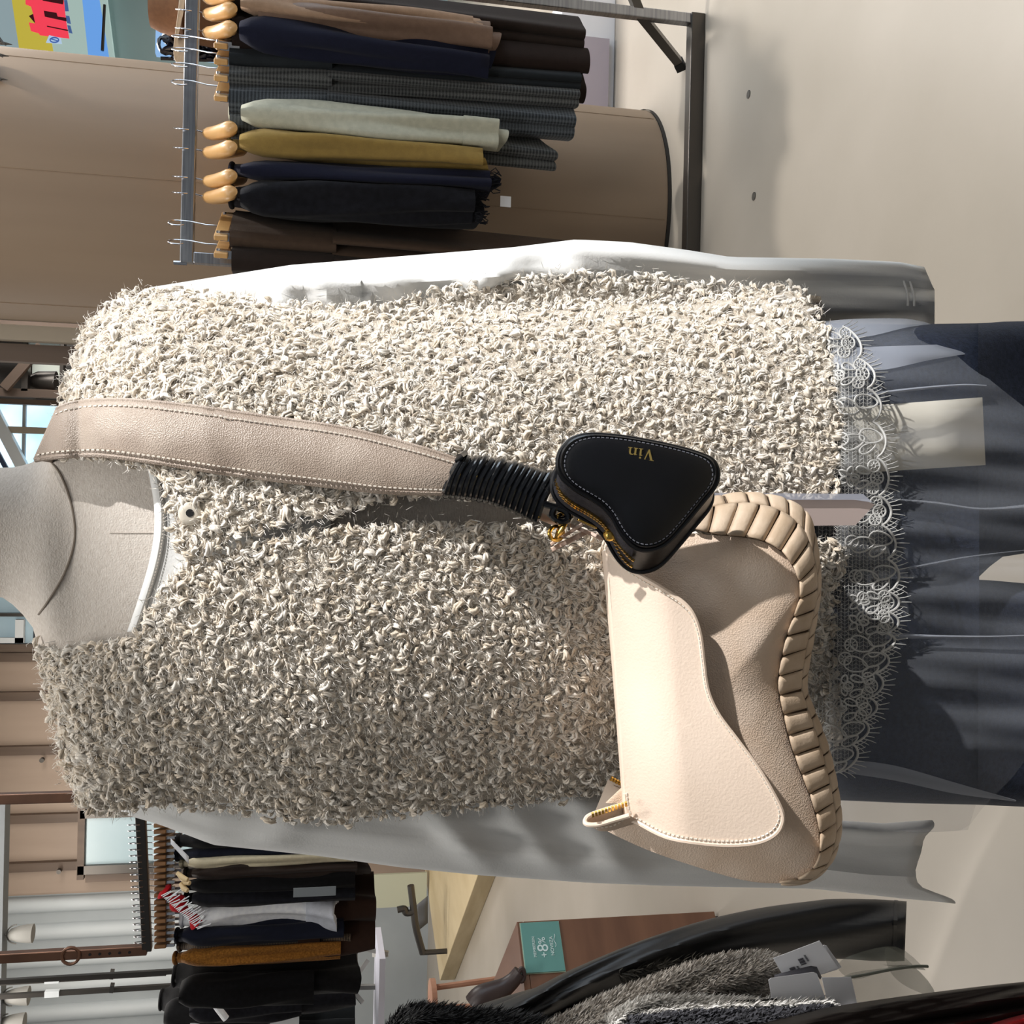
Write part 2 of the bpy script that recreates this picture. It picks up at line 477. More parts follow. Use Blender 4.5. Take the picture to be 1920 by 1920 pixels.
# right back: screen, wall
mb = MB(); mb.box((5.4, 9.8, 2.05), (9, .1, 4.1)); struct(mb.build('wall_right', mat('teal_wall', srgb(150, 176, 180), .6, c2=srgb(164, 190, 192), scale=.7), smooth=False))
Ys = 9.55
scr = thing('video_screen', 'large colourful video screen with red lettering beyond the column', 'screen', P(100, 40, Ys))


def poly_plate(pts, Y, th, name, m, parent):
    k = MB(); n = len(pts)
    v = [P(x, y, Y) for x, y in pts] + [P(x, y, Y) + np.array([0, th, 0]) for x, y in pts]
    k.add(v, [list(range(n)), list(range(n, 2 * n))[::-1]] + [[i, (i + 1) % n, n + (i + 1) % n, n + i] for i in range(n)])
    return k.build(name, m, parent, False)


def em(name, rgb, s=.8):            # a self-lit colour, for the screen and the jewellery stand
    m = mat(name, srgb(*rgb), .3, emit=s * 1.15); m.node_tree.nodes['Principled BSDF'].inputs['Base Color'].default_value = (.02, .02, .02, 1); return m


poly_plate([(-40, -80), (190, -80), (215, 120), (-40, 120)], Ys, .08, 'panel', em('screen_pale', (196, 222, 214), .55), scr)
poly_plate([(-40, -80), (10, -80), (40, 120), (-40, 120)], Ys - .004, .003, 'band', em('screen_grey', (176, 198, 204), .5), scr)
poly_plate([(10, -80), (48, -80), (84, 120), (40, 120)], Ys - .004, .003, 'band', em('screen_yellow', (206, 188, 70), .7), scr)
poly_plate([(48, -80), (70, -80), (104, 120), (84, 120)], Ys - .004, .003, 'band', em('screen_yellow', (206, 188, 70), .7), scr)
poly_plate([(150, -40), (180, -40), (205, 110), (166, 110)], Ys - .004, .003, 'band', em('screen_blue', (110, 168, 240), .75), scr)
RED = em('screen_red', (250, 66, 88), .8); DR = em('screen_maroon', (70, 8, 22), .5); BL = em('screen_slate', (78, 110, 168), .6)
poly_plate([(46, -30), (118, -14), (124, 40), (130, 72), (75, 66), (72, 62), (58, 58), (54, 42), (66, 44), (62, 26), (58, 12), (48, 8)], Ys - .010, .005, 'letter', RED, scr)
for q in ([(78, -4), (120, -4), (118, 8), (80, 1)], [(82, 20), (106, 24), (108, 31), (124, 33), (125, 40), (84, 31)], [(54, 30), (62, 26), (66, 44)], [(88, 48), (128, 56), (127, 58), (88, 50)]):
    poly_plate(q, Ys - .014, .003, 'letter_gap', DR, scr)
for q in ([(120, 0), (126, 0), (129, 21), (122, 21)], [(123, 29), (130, 30), (133, 45), (126, 43)], [(126, 47), (132, 48), (136, 63), (129, 61)]):
    poly_plate(q, Ys - .010, .003, 'letter_shadow', BL, scr)
poly_plate([(92, 66), (114, 71), (116, 82), (86, 80)], Ys - .012, .003, 'logo_patch', em('screen_white', (190, 216, 244), .7), scr)
k = MB(); k.tube([P(102 + 8 * math.cos(a), 75 + 4.5 * math.sin(a), Ys - .016) for a in np.linspace(0, 2 * math.pi, 20, endpoint=False)], .006, 6, True); k.tube([P(96, 73, Ys - .016), P(109, 77, Ys - .016)], .005, 6); k.build('logo_ring', em('screen_logo', (70, 110, 190), .6), scr)
k = MB(); k.tube([P(196, 9, Ys - .03), P(192, 95, Ys - .03)], [.012, .014], 8); k.build('edge_rod', M_gun, scr)

# ================================================================ MANNEQUIN AND CLOTHES
Y0 = 0.98
XS = [-200, 0, 30, 60, 80, 100, 125, 150, 180, 230, 300, 400, 600, 800, 1000, 1200, 1400, 1500, 1600]
YR = [880, 877, 876, 868, 845, 800, 715, 645, 592, 556, 542, 546, 572, 576, 570, 562, 545, 540, 560]      # right outline (picture top)
YL = [1118, 1117, 1138, 1172, 1240, 1320, 1430, 1490, 1516, 1524, 1512, 1515, 1540, 1525, 1505, 1490, 1478, 1470, 1465]
DF = [.060, .060, .062, .066, .070, .074, .080, .086, .093, .103, .113, .122, .130, .132, .130, .126, .124, .124, .126]


def prof(x): return it(x, XS, YR), it(x, XS, YL), it(x, XS, DF)


def SY(x, y, off=0., grow=0.):     # depth of the front of the dressed torso at picture point (x, y)
    a, b, d = prof(x)
    c = (a + b) / 2; h = (b - a) / 2 + grow
    t = max(-1, min(1, (y - c) / h))
    return Y0 - (d + off) * (max(0, 1 - abs(t) ** 2.6)) ** .55


def S(x, y, off=0., grow=0.): return P(x, y, SY(x, y, off, grow))


man = thing('mannequin', 'headless linen covered mannequin bust wearing the curly vest', 'mannequin', (0, Y0, 0))
mb = MB(); rings = []
for x in np.concatenate([np.linspace(-200, 80, 16), np.linspace(95, 300, 12), np.linspace(350, 1500, 14)]):
    a, b, d = prof(x); k = sm(75, 150, x) * 26; a += k; b -= k; d = d - .012 * sm(75, 150, x)
    c = (a + b) / 2; h = (b - a) / 2; rg = []
    for i in range(48):
        th = 2 * math.pi * i / 48; ca, sa = math.cos(th), math.sin(th)
        yy = c + h * math.copysign(abs(sa) ** .9, sa)
        f = (max(0, 1 - abs((yy - c) / h) ** 2.3)) ** .55
        rg.append(P(x, yy, Y0 - d * f if ca > 0 else Y0 + .8 * d * f))
    rings.append(rg)
mb.loft(rings); mb.build('torso', M_linen, man, angle=80)


def MS(x, y, off=0.):              # front of the bare mannequin
    a, b, d = prof(x); k = sm(75, 150, x) * 26; a += k; b -= k; d = d - .012 * sm(75, 150, x)
    c = (a + b) / 2; h = (b - a) / 2; t = max(-1, min(1, (y - c) / h))
    return P(x, y, Y0 - d * (max(0, 1 - abs(t) ** 2.3)) ** .55 - off)


k = MB(); k.tube([MS(x, y, .0006) for x, y in cr([(86, 856), (112, 888), (132, 940), (140, 990), (136, 1030), (118, 1080), (88, 1130), (72, 1152)], 6)], .0009, 6); k.build('neck_seam', M_seam, man)
k = MB(); k.tube([MS(x, 999, .0004) for x in np.linspace(205, 330, 14)], .00035, 6); k.build('front_seam', M_seamlight, man)
mb = MB(); p0 = P(1450, 1000, Y0); mb.tube([(p0[0], Y0 + .01, p0[2] + .02), (p0[0], Y0 + .01, .02)], .016, 16); mb.build('stand_pole', M_gun, man)
mb = MB(); mb.tube([(p0[0], Y0 + .01, 0), (p0[0], Y0 + .01, .015)], .16, 40); mb.build('stand_base', M_gun, man)

# ---- white long sleeved top
tee = thing('long_sleeve_top', 'white long sleeved cotton top under the curly vest', 'top', (0, Y0, .9))
NECK = cr([(262, 850), (284, 868), (294, 905), (301, 955), (300, 1005), (290, 1060), (272, 1120), (250, 1185)], 8)
mb = MB(); rows = []
for t in np.linspace(0, 1, 26):
    rows.append([MS(nx + t * (620 - nx), ny + (t * (ny - 1000) * .25), .004) for nx, ny in NECK[::2]])
mb.loft(rows, closed=False); mb.build('front', M_tee, tee, solid=.002)
k = MB(); rows = []
for i, (nx, ny) in enumerate(NECK):
    rows.append([MS(nx + q, ny, .005 + .0035 * math.sin(math.pi * j / 5)) for j, q in enumerate(np.linspace(-11, 9, 6))])
k.loft(rows, closed=False); k.build('neck_binding', M_tee, tee, solid=.001)
k = MB()
nn = resample(NECK, 6)
for (ax, ay), (bx, by) in zip(nn[:-1:1], nn[1::1]):
    k.bar(MS(ax + 5, ay, .0085), MS(ax * .4 + bx * .6 + 5, ay * .4 + by * .6, .0085), .0006, .0006)
stuff(k.build('neck_stitching', M_stitch, tee))


def sleeve(name, xs, outer, inner, Yc_, dep, parent, m, seed, x0, x1, nr=70, hem=None, folds=(), twist=0.):
    rings = []
    rnd = random.Random(seed); ph = [rnd.random() * 6 for _ in range(6)]
    for x in np.linspace(x0, x1, nr):
        a = it(x, xs, outer); b = it(x, xs, inner); c = (a + b) / 2; h = (b - a) / 2
        t = (x - x0) / (x1 - x0); rg = []
        dp = it(x, xs, dep)
        for i in range(40):
            th = 2 * math.pi * i / 40; ca, sa = math.cos(th), math.sin(th)
            yy = c + h * math.copysign(abs(sa) ** .85, sa)
            q = (yy - c) / h
            dd = dp * math.copysign(abs(ca) ** .8, ca)
            dd += .006 * math.sin(5 * q + ph[0] + 5 * t) * (.4 + t) + .004 * math.sin(11 * q + ph[1] - 9 * t) * abs(ca)
            for (fx, fw, fa, fs) in folds:
                dd += fa * math.exp(-((x - fx - fs * q) / fw) ** 2) * max(0, ca)
            xx = x + (hem(q) * sm(.75, 1, t) if hem else 0)
            rg.append(P(xx, yy, Yc_ - dd + twist * q * (.45 + .55 * sm(.35, .65, t))))
        rings.append(rg)
    k = MB(); k.loft(rings, caps=False)
    return k.build(name, m, parent, angle=80, solid=.0012), rings


SX = [200, 280, 400, 545, 760, 960, 1080, 1180, 1290, 1370, 1560, 1690, 1730, 1760]
SO = [600, 540, 521, 498, 481, 465, 450, 455, 470, 483, 486, 492, 500, 506]
SI = [700, 680, 660, 650, 640, 630, 620, 615, 610, 606, 606, 608, 608, 606]
SD = [.03, .05, .055, .055, .052, .05, .045, .04, .036, .034, .032, .03, .03, .03]
sl, rgs = sleeve('sleeve', SX, SO, SI, Y0 + .055, SD, tee, M_tee, 3, 215, 1738, hem=lambda q: 14 - 16 * (q < -.2) * (-.2 - q) * 1.5, folds=((620, 22, .024, 50), (900, 40, .022, -70), (760, 30, .014, 60), (700, 14, -.014, 70), (1090, 30, .014, 30), (520, 18, .012, -40)), twist=.020)
for xx in (1688, 1700):
    k = MB(); a = it(xx, SX, SO); b = it(xx, SX, SI); k.tube([P(xx + 14 * sm(-.9, .2, q), (a + b) / 2 + (b - a) / 2 * q, Y0 + .055 - .033 * (1 - abs(q) ** 2.2) ** .5 - .001) for q in np.linspace(-.98, .4, 24)], .0011, 6); k.build('cuff_stitch', M_tee, tee)
TX = [220, 300, 400, 600, 750, 900, 1100, 1250, 1500, 1640, 1700, 1790]
TO = [1522, 1545, 1583, 1604, 1625, 1640, 1654, 1660, 1665, 1684, 1690, 1700]
TI = [1420, 1430, 1440, 1440, 1440, 1445, 1455, 1470, 1535, 1545, 1540, 1536]
TD = [.03, .045, .05, .052, .05, .048, .044, .04, .036, .034, .034, .03]
sleeve('sleeve', TX, TI, TO, Y0 + .06, TD, tee, M_tee, 8, 228, 1730, hem=lambda q: 62 * sm(.55, 1, q) - 14 * math.exp(-((q - .25) / .4) ** 2) + 22 * math.exp(-((q + .9) / .22) ** 2), folds=((830, 30, .014, 90), (560, 40, .008, -60), (1120, 36, .012, 60), (980, 26, .010, 80)))

# ---- curly vest
vest = thing('curly_vest', 'cream curly fleece vest open at the front on the mannequin', 'vest', (0, Y0, .7))
RIGHT = [(116, 760), (130, 700), (152, 640), (180, 594), (228, 560), (290, 543), (380, 552), (480, 566), (600, 576), (760, 582), (900, 576), (1000, 572), (1150, 566), (1300, 556), (1400, 543), (1480, 540), (1516, 562), (1542, 610), (1560, 660), (1572, 720), (1577, 800), (1572, 870), (1562, 925), (1555, 960), (1300, 955), (1000, 938), (900, 934), (800, 932), (700, 946), (600, 968), (520, 986), (450, 1008), (385, 1036), (345, 1044), (328, 1020), (318, 960), (306, 905), (270, 872), (180, 862), (110, 856)]
LEFT = [(66, 1182), (76, 1232), (90, 1300), (104, 1362), (116, 1412), (132, 1472), (152, 1508), (200, 1522), (300, 1508), (400, 1513), (500, 1528), (600, 1538), (650, 1543), (700, 1530), (800, 1523), (900, 1513), (1000, 1503), (1100, 1488), (1200, 1470), (1400, 1440), (1562, 1400), (1566, 1300), (1560, 1200), (1572, 1100), (1566, 1015), (1300, 1000), (1100, 992), (1000, 988), (800, 984), (620, 990), (540, 1000), (450, 1018), (390, 1042), (352, 1050), (318, 1090), (296, 1122), (270, 1165), (246, 1190), (200, 1204), (120, 1212), (90, 1206)]
BACKR = [(640, 590), (700, 575), (780, 552), (860, 534), (950, 521), (1050, 514), (1150, 512), (1250, 518), (1340, 530), (1420, 540), (1420, 620), (640, 620)]


def SR(x, y): return S(x, y, .013)
def SLf(x, y): return S(x, y, .010 - .0)
def SB(x, y): return P(x, y, Y0 - .012 + .0 * x)


def panelmesh(name, poly, fn, step, m, parent):
    poly = cr(poly, 3, True)
    lo = poly.min(0); hi = poly.max(0)
    nx = int((hi[0] - lo[0]) / step) + 1; ny = int((hi[1] - lo[1]) / step) + 1
    gx = lo[0] + step * np.arange(nx + 1); gy = lo[1] + step * np.arange(ny + 1)
    cxy = np.array([[gx[i] + step / 2, gy[j] + step / 2] for i in range(nx) for j in range(ny)])
    ins = inpoly(cxy, poly).reshape(nx, ny)
    er = np.pad(ins, 1); ins = er[1:-1, 1:-1] & er[:-2, 1:-1] & er[2:, 1:-1] & er[1:-1, :-2] & er[1:-1, 2:]
    idx = {}; V = []; Fc = []

    def vid(i, j):
        if (i, j) not in idx:
            idx[(i, j)] = len(V); V.append(fn(gx[i], gy[j]))
        return idx[(i, j)]
    for i in range(nx):
        for j in range(ny):
            if ins[i, j]: Fc.append([vid(i, j), vid(i + 1, j), vid(i + 1, j + 1), vid(i, j + 1)])
    k = MB(); k.add(V, Fc)
    return k.build(name, m, parent, angle=80, solid=.006), poly


RNG = np.random.default_rng(7)


def curl_template(seed):            # a small lock of three twisted strands bent into a crescent
    r = np.random.default_rng(seed)
    n = 5; t = np.linspace(0, 1, n)
    turn = r.uniform(1.4, 3.6); R = r.uniform(.6, 1.05); a = t * turn
    p = np.stack([R * np.cos(a), R * np.sin(a), (t - .5) * r.uniform(-1.1, 1.1) + .45 * np.sin(t * math.pi)], 1)
    p -= p.mean(0); p[:, 2] += .2
    V = []; Q = []; o = 0
    nrm = np.stack([np.cos(a), np.sin(a), 0 * a], 1); up = np.array([0, 0, 1.])
    k0 = r.uniform(.34, .48); ph = r.uniform(0, 6); tw = r.uniform(-3, 3)
    prof_ = np.array([.35, .95, 1.05, .9, .25])
    for b in range(3):
        w_ = ph + b * 2.094 + tw * t
        c = p + (nrm * np.cos(w_)[:, None] + up * np.sin(w_)[:, None]) * (k0 * .62 * prof_)[:, None] + r.normal(0, .05, (n, 3))
        m = MB(); m.tube(c, k0 * .66 * prof_ * r.uniform(.8, 1.15), 4, caps=False)
        V += m.v; Q += [[q + o for q in f] for f in m.f]; o += len(m.v)
    return np.array(V), np.array(Q)


TPL = [curl_template(i) for i in range(24)]


def curls(name, poly, fn, spacing_px, size, parent, tone=(.2, 1.), avoid=None):
    lo = poly.min(0); hi = poly.max(0)
    nx = int((hi[0] - lo[0]) / spacing_px); ny = int((hi[1] - lo[1]) / spacing_px)
    g = np.array([[lo[0] + (i + .5 * (j % 2)) * spacing_px, lo[1] + j * spacing_px] for i in range(nx + 1) for j in range(ny + 1)])
    g += RNG.uniform(-.55, .55, g.shape) * spacing_px
    g = g[inpoly(g, poly)]
    if avoid is not None: g = g[np.hypot(g[:, 0] - avoid[0], g[:, 1] - avoid[1]) > avoid[2]]
    Vs, Qs, T = [], [], []; off = 0
    fz = []; fq = []; fo = 0; ft = []
    for (x, y) in g:
        p = fn(x, y); px = fn(x + 6, y) - fn(x - 6, y); py = fn(x, y + 6) - fn(x, y - 6)
        nrm = np.cross(px, py); L = np.linalg.norm(nrm)
        if L < 1e-12: continue
        nrm /= L
        if nrm[1] > 0: nrm = -nrm
        # keep normals from grazing too far
        tx = px / np.linalg.norm(px); ty = np.cross(nrm, tx)
        a = RNG.uniform(0, 2 * math.pi); ca, sa = math.cos(a), math.sin(a)
        A = np.stack([ca * tx + sa * ty, -sa * tx + ca * ty, nrm])
        tilt = RNG.normal(0, .38, 2); A[2] = A[2] + tilt[0] * A[0] + tilt[1] * A[1]
        A[2] /= np.linalg.norm(A[2]); A[0] -= A[2] * A[0].dot(A[2]); A[0] /= np.linalg.norm(A[0]); A[1] = np.cross(A[2], A[0])
        V, Q = TPL[RNG.integers(len(TPL))]
        s = size * RNG.uniform(.7, 1.3)
        Vs.append((V * s) @ A + p + nrm * RNG.uniform(-.0005, .0045)); Qs.append(Q + off); off += len(V)
        T.append(np.full(len(V), RNG.uniform(*tone)))
        for _ in range(4):         # loose fibres
            q = p + nrm * RNG.uniform(.002, .006) + tx * RNG.normal(0, .004) + ty * RNG.normal(0, .004)
            d = nrm * RNG.uniform(.2, 1) + tx * RNG.normal(0, .8) + ty * RNG.normal(0, .8); d /= np.linalg.norm(d)
            e = np.cross(d, nrm + tx * .3); e = e / (np.linalg.norm(e) + 1e-9) * .00022
            l = RNG.uniform(.004, .009); b = nrm * .002 * RNG.normal()
            fz += [q - e, q + e, q + d * l * .5 + b + e, q + d * l * .5 + b - e, q + d * l + e * .2, q + d * l - e * .2]
            fq += [[fo, fo + 1, fo + 2, fo + 3], [fo + 3, fo + 2, fo + 4, fo + 5]]; fo += 6; ft += [.95] * 6
    V = np.vstack(Vs + [np.array(fz)]); Q = np.vstack(Qs + [np.array(fq) + off])
    return stuff(fastmesh(name, V, Q, M_fleece, parent, True, np.concatenate(T + [np.array(ft)])))


o, pr = panelmesh('front_panel', RIGHT, SR, 12, M_fleece_base, vest); o['label'] = 'front panel on the right, carrying the snap eyelet'
curls('curl_pile', pr, SR, 9.8, .0047, vest, (.1, .85), (358, 963, 21))
o, pl_ = panelmesh('front_panel', LEFT, SLf, 12, M_fleece_base, vest); o['label'] = 'front panel on the left, behind the handbag'
curls('curl_pile', pl_, SLf, 9.8, .0047, vest, (.05, .8))
o, pb = panelmesh('back_panel', BACKR, SB, 12, M_fleece_base, vest)
curls('curl_pile', pb, SB, 10.5, .0046, vest, (.35, 1.))
# rest of the back panel
mb = MB(); rows = []
for x in np.linspace(130, 1540, 20):
    a, b, d = prof(x); a += 14; b -= 14
    rows.append([P(x, (a + b) / 2 + (b - a) / 2 * q, Y0 + .012 + (d + .0) * (1 - abs(q) ** 2.6) ** .55) for q in np.linspace(-1, 1, 25)])
mb.loft(rows, closed=False); mb.build('back_panel', M_fleece_base, vest, angle=80, solid=.008)
# snap eyelet
c = SR(358, 963); c2 = c - np.array([0, .006, 0])
k = MB(); R1 = .0092
k.fan([[c2 + np.array([r_ * math.cos(a), dz, r_ * math.sin(a)]) for a in np.linspace(0, 2 * math.pi, 28, endpoint=False)] for r_, dz in ((R1, .004), (R1, 0), (R1 * .86, -.0012), (R1 * .5, -.0014))], c2 + np.array([0, -.0014, 0]))
ey = k.build('snap_cap', mat('snap_ivory', srgb(232, 222, 206), .4), vest)
k = MB(); c3 = c2 + np.array([.0005, -.0018, 0]); k.fan([[c3 + np.array([r_ * math.cos(a), dz, r_ * math.sin(a)]) for a in np.linspace(0, 2 * math.pi, 18, endpoint=False)] for r_, dz in ((.0033, .001), (.003, 0))], c3)
k.build('hole', M_rubber, ey)

# ---- trousers
tr = thing('denim_trousers', 'dark navy denim trousers under the sheer tulle skirt', 'trousers', (0, Y0, 0))


def ringw(y0, y1, x, dF, dB, Yc_, n=48, ph=0., pw=.6):
    c = (y0 + y1) / 2; h = (y1 - y0) / 2; r_ = []
    for i in range(n):
        th = 2 * math.pi * i / n; ca, sa = math.cos(th), math.sin(th)
        q = math.copysign(abs(sa) ** pw, sa)
        d = (dF if ca > 0 else dB) * math.copysign(abs(ca) ** pw, ca) + .004 * math.sin(6 * q + ph)
        r_.append(P(x, c + h * q, Yc_ - d))
    return r_


mb = MB(); mb.loft([ringw(600, 1490, 1440, .09, .08, Y0), ringw(606, 1500, 1560, .10, .09, Y0, pw=.55), ringw(608, 1506, 1700, .104, .09, Y0, ph=.6, pw=.47), ringw(606, 1509, 1836, .103, .09, Y0, ph=1., pw=.42)], caps=False); mb.build('hip', M_denim, tr, angle=80)
for (a, b, xs_) in (((606, 605, 603, 602, 590, 560), (1083, 1062, 1044, 1037, 1042, 1060), (1834, 1856, 1880, 1925, 2200, 2990)), ((1087, 1088, 1090, 1094, 1120, 1150), (1509, 1510, 1511, 1513, 1525, 1560), (1834, 1856, 1880, 1925, 2200, 2990))):
    mb = MB(); mb.loft([ringw(a[i], b[i], xs_[i], .104 - .004 * i, .09, Y0, ph=1. + .1 * i, pw=.42) for i in range(6)], caps=False)
    mb.build('leg', M_denim, tr, angle=80)

# ---- sheer tulle skirt with lace edge
sk = thing('tulle_skirt', 'sheer white tulle and lace slip hanging below the vest', 'skirt', (0, Y0, .5))


def TYd(x, y, off=0.):
    a = it(x, [1500, 1600, 1700, 1830, 1920, 2100], [585, 592, 592, 632, 636, 640]); b = it(x, [1500, 1600, 1720, 1840, 1900, 2100], [1480, 1545, 1562, 1540, 1530, 1530])
    c = (a + b) / 2; h = (b - a) / 2; t = max(-1, min(1, (y - c) / h))
    return Y0 - (.135 + off) * max(0, 1 - abs(t) ** 6) ** .5 + .0035 * math.sin(y * .045 + x * .006) + .002 * math.sin(y * .11 - x * .01)


def vhem(y): return it(y, [540, 562, 610, 660, 720, 800, 870, 925, 1015, 1100, 1200, 1300, 1400, 1500], [1480, 1516, 1542, 1560, 1572, 1577, 1572, 1562, 1566, 1572, 1560, 1566, 1562, 1560])


def T(x, y, off=0.): return P(x, y, TYd(x, y, off) + .030 * (1 - sm(-22, 14, x - vhem(y))))


rows = []
for s_ in np.linspace(0, 1, 30):
    row = []
    for q in np.linspace(-1, 1, 90):
        xe = it(q, [-1, -.85, -.6, .6, .85, .93, 1], [1720, 1850, 1990, 1990, 1900, 1860, 1800])
        x = 1500 + s_ * (xe - 1500)
        a = it(x, [1500, 1560, 1600, 1700, 1740, 1830, 1920, 2000], [600, 602, 598, 598, 606, 640, 642, 644]); b = it(x, [1500, 1575, 1720, 1820, 1850, 2000], [1480, 1540, 1562, 1556, 1530, 1505])
        row.append(T(x, (a + b) / 2 + (b - a) / 2 * q))
    rows.append(row)
mb = MB(); mb.loft(rows, closed=False); mb.build('tulle_layer', M_tulle, sk, angle=80)


def tband(name, top, bot, m=M_tulle2, off=.006):
    t_ = cr(top, 8); b_ = cr(bot, 8)
    rows = [[T(*(t_[i] + (b_[i] - t_[i]) * q), off + .004 * math.sin(q * math.pi)) for q in np.linspace(0, 1, 8)] for i in range(len(t_))]
    k = MB(); k.loft(rows, closed=False); return k.build(name, m, sk, angle=80)


M_tulle3 = sheer('white_tulle_gathered', (206, 212, 226), .36)
tband('fold', [(1530, 604), (1600, 598), (1690, 597), (1735, 604)], [(1540, 634), (1620, 632), (1700, 614), (1745, 608)], M_tulle3)
tband('fold', [(1540, 655), (1640, 650), (1790, 645), (1920, 640)], [(1560, 690), (1650, 694), (1760, 672), (1920, 648)], M_tulle3)
tband('fold', [(1590, 742), (1700, 728), (1800, 720), (1850, 722)], [(1590, 748), (1700, 734), (1800, 724), (1850, 724)], M_tulle3)
tband('fold', [(1660, 934), (1750, 940), (1840, 952), (1930, 945)], [(1660, 937), (1750, 946), (1840, 958), (1930, 955)])
tband('fold', [(1670, 1070), (1740, 1056), (1820, 1042), (1930, 1030)], [(1670, 1076), (1740, 1062), (1820, 1046), (1930, 1032)])
tband('fold', [(1660, 1185), (1740, 1190), (1850, 1192), (1930, 1190)], [(1660, 1198), (1740, 1197), (1850, 1196), (1930, 1193)], M_tulle3)
tband('fold', [(1590, 1424), (1680, 1436), (1800, 1470), (1905, 1500)], [(1590, 1450), (1680, 1464), (1790, 1488), (1905, 1503)], M_tulle3)
tband('fold', [(1575, 1500), (1650, 1502), (1750, 1506), (1830, 1508)], [(1575, 1550), (1650, 1558), (1750, 1560), (1815, 1556)])

# lace trim along the edge of the slip
HX = cr([(1596, 612), (1612, 650), (1632, 690), (1644, 735), (1652, 790), (1660, 850), (1664, 925), (1670, 985), (1680, 1050), (1682, 1110), (1680, 1175), (1664, 1235), (1650, 1290), (1636, 1340), (1612, 1400), (1590, 1448)], 6)
hy = HX[:, 1]; hx = HX[:, 0]
lace_o = .010


def LT(x, y): return T(x, y, lace_o)


edges = [612, 672, 728, 790, 858, 930, 985, 1048, 1110, 1148, 1186, 1222, 1262, 1308, 1350, 1395, 1448]
border = []; k = MB(); fr = MB()
for a, b in zip(edges[:-1], edges[1:]):
    seg = []
    for t in np.linspace(0, 1, 12):
        y = a + (b - a) * t
        x = np.interp(y, hy, hx) - 16 + 20 * math.sin(math.pi * t) ** .7
        seg.append((x, y))
    border.append(seg)
    k.tube([LT(*q) for q in seg], .0011, 6)
    rs = resample(seg, 7)
    for i, (x, y) in enumerate(rs):
        t = (y - a) / (b - a); ang = (t - .5) * 1.0
        l = 22 + 5 * math.sin(i * 2.3)
        fr.tube([LT(x, y), LT(x + l * .6 * math.cos(ang), y + l * .6 * math.sin(ang)), LT(x + l * math.cos(ang * 1.2), y + l * math.sin(ang * 1.2))], [.0005, .0004, .00025], 4)
k.build('scallop_border', M_lace, sk)
stuff(fr.build('eyelash_fringe', M_lace, sk))
motif = MB()


def ringm(x, y, r_, spokes=8, rad=.0008):
    motif.tube([LT(x + r_ * math.cos(a), y + r_ * math.sin(a)) for a in np.linspace(0, 2 * math.pi, 14, endpoint=False)], rad, 5, True)
    for i in range(spokes):
        a = 2 * math.pi * i / spokes
        motif.tube([LT(x + r_ * .35 * math.cos(a), y + r_ * .35 * math.sin(a)), LT(x + r_ * math.cos(a), y + r_ * math.sin(a))], rad * .6, 4)
    motif.tube([LT(x + r_ * .35 * math.cos(a), y + r_ * .35 * math.sin(a)) for a in np.linspace(0, 2 * math.pi, 8, endpoint=False)], rad * .6, 4, True)


def leaf(x, y, L_, W_, ang):
    pts = []
    for t in np.linspace(0, 2 * math.pi, 16, endpoint=False):
        px = L_ / 2 * math.cos(t); py = W_ / 2 * math.sin(t) * (1 - .25 * math.cos(t))
        pts.append(LT(x + px * math.cos(ang) - py * math.sin(ang), y + px * math.sin(ang) + py * math.cos(ang)))
    motif.tube(pts, .0009, 5, True)


rl = random.Random(5)
for i, (a, b) in enumerate(zip(edges[:-1], edges[1:])):
    m_ = (a + b) / 2; xb = np.interp(m_, hy, hx)
    if i % 4 in (0, 1):
        for (dx, dy, rr) in ((-24, -.28, 11), (-18, 0.02, 12), (-26, .3, 11)):
            ringm(xb + dx, m_ + dy * (b - a), rr)
        ringm(xb - 62, m_ + rl.uniform(-8, 8), 9, 6); leaf(xb - 44, m_ - 12, 26, 12, .3); leaf(xb - 46, m_ + 14, 26, 12, -.4)
        for j in range(5):
            aa = j * 2 * math.pi / 5; leaf(xb - 72 + 12 * math.cos(aa), m_ + 12 * math.sin(aa), 16, 11, aa)
    else:
        leaf(xb - 24, m_ - 6, 44, 26, rl.uniform(-.3, .2)); leaf(xb - 58, m_ + 4, 46, 28, rl.uniform(-.3, .4)); leaf(xb - 30, m_ + 16, 34, 16, -.5)
        ringm(xb - 78, m_ + rl.uniform(-10, 10), 12, 8)
stuff(motif.build('lace_motifs', M_lace, sk))
net = MB()
for j, y in enumerate(np.arange(616, 1446, 7.0)):
    xe = np.interp(y, hy, hx)
    pts = []
    for i, x in enumerate(np.arange(1535, xe - 10, 7.0)):
        pts.append(LT(x, y + (2.2 if i % 2 else -2.2)))
    if len(pts) > 1: net.tube(pts, .00022, 3, caps=False)
for i, x in enumerate(np.arange(1535, 1676, 7.0)):
    ysel = [y for y in np.arange(616, 1446, 7.0) if np.interp(y, hy, hx) - 10 > x]
    if len(ysel) > 1: net.tube([LT(x, y + (2.2 if i % 2 else -2.2)) for y in ysel], .00022, 3, caps=False)
stuff(net.build('lace_net', M_lace, sk))
rows = [[T(1530 + q * (np.interp(y, hy, hx) - 10 - 1530), y, .006) for q in np.linspace(0, 1, 8)] for y in np.linspace(614, 1446, 80)]
mb = MB(); mb.loft(rows, closed=False); mb.build('lace_ground', M_lacefill, sk, angle=80)

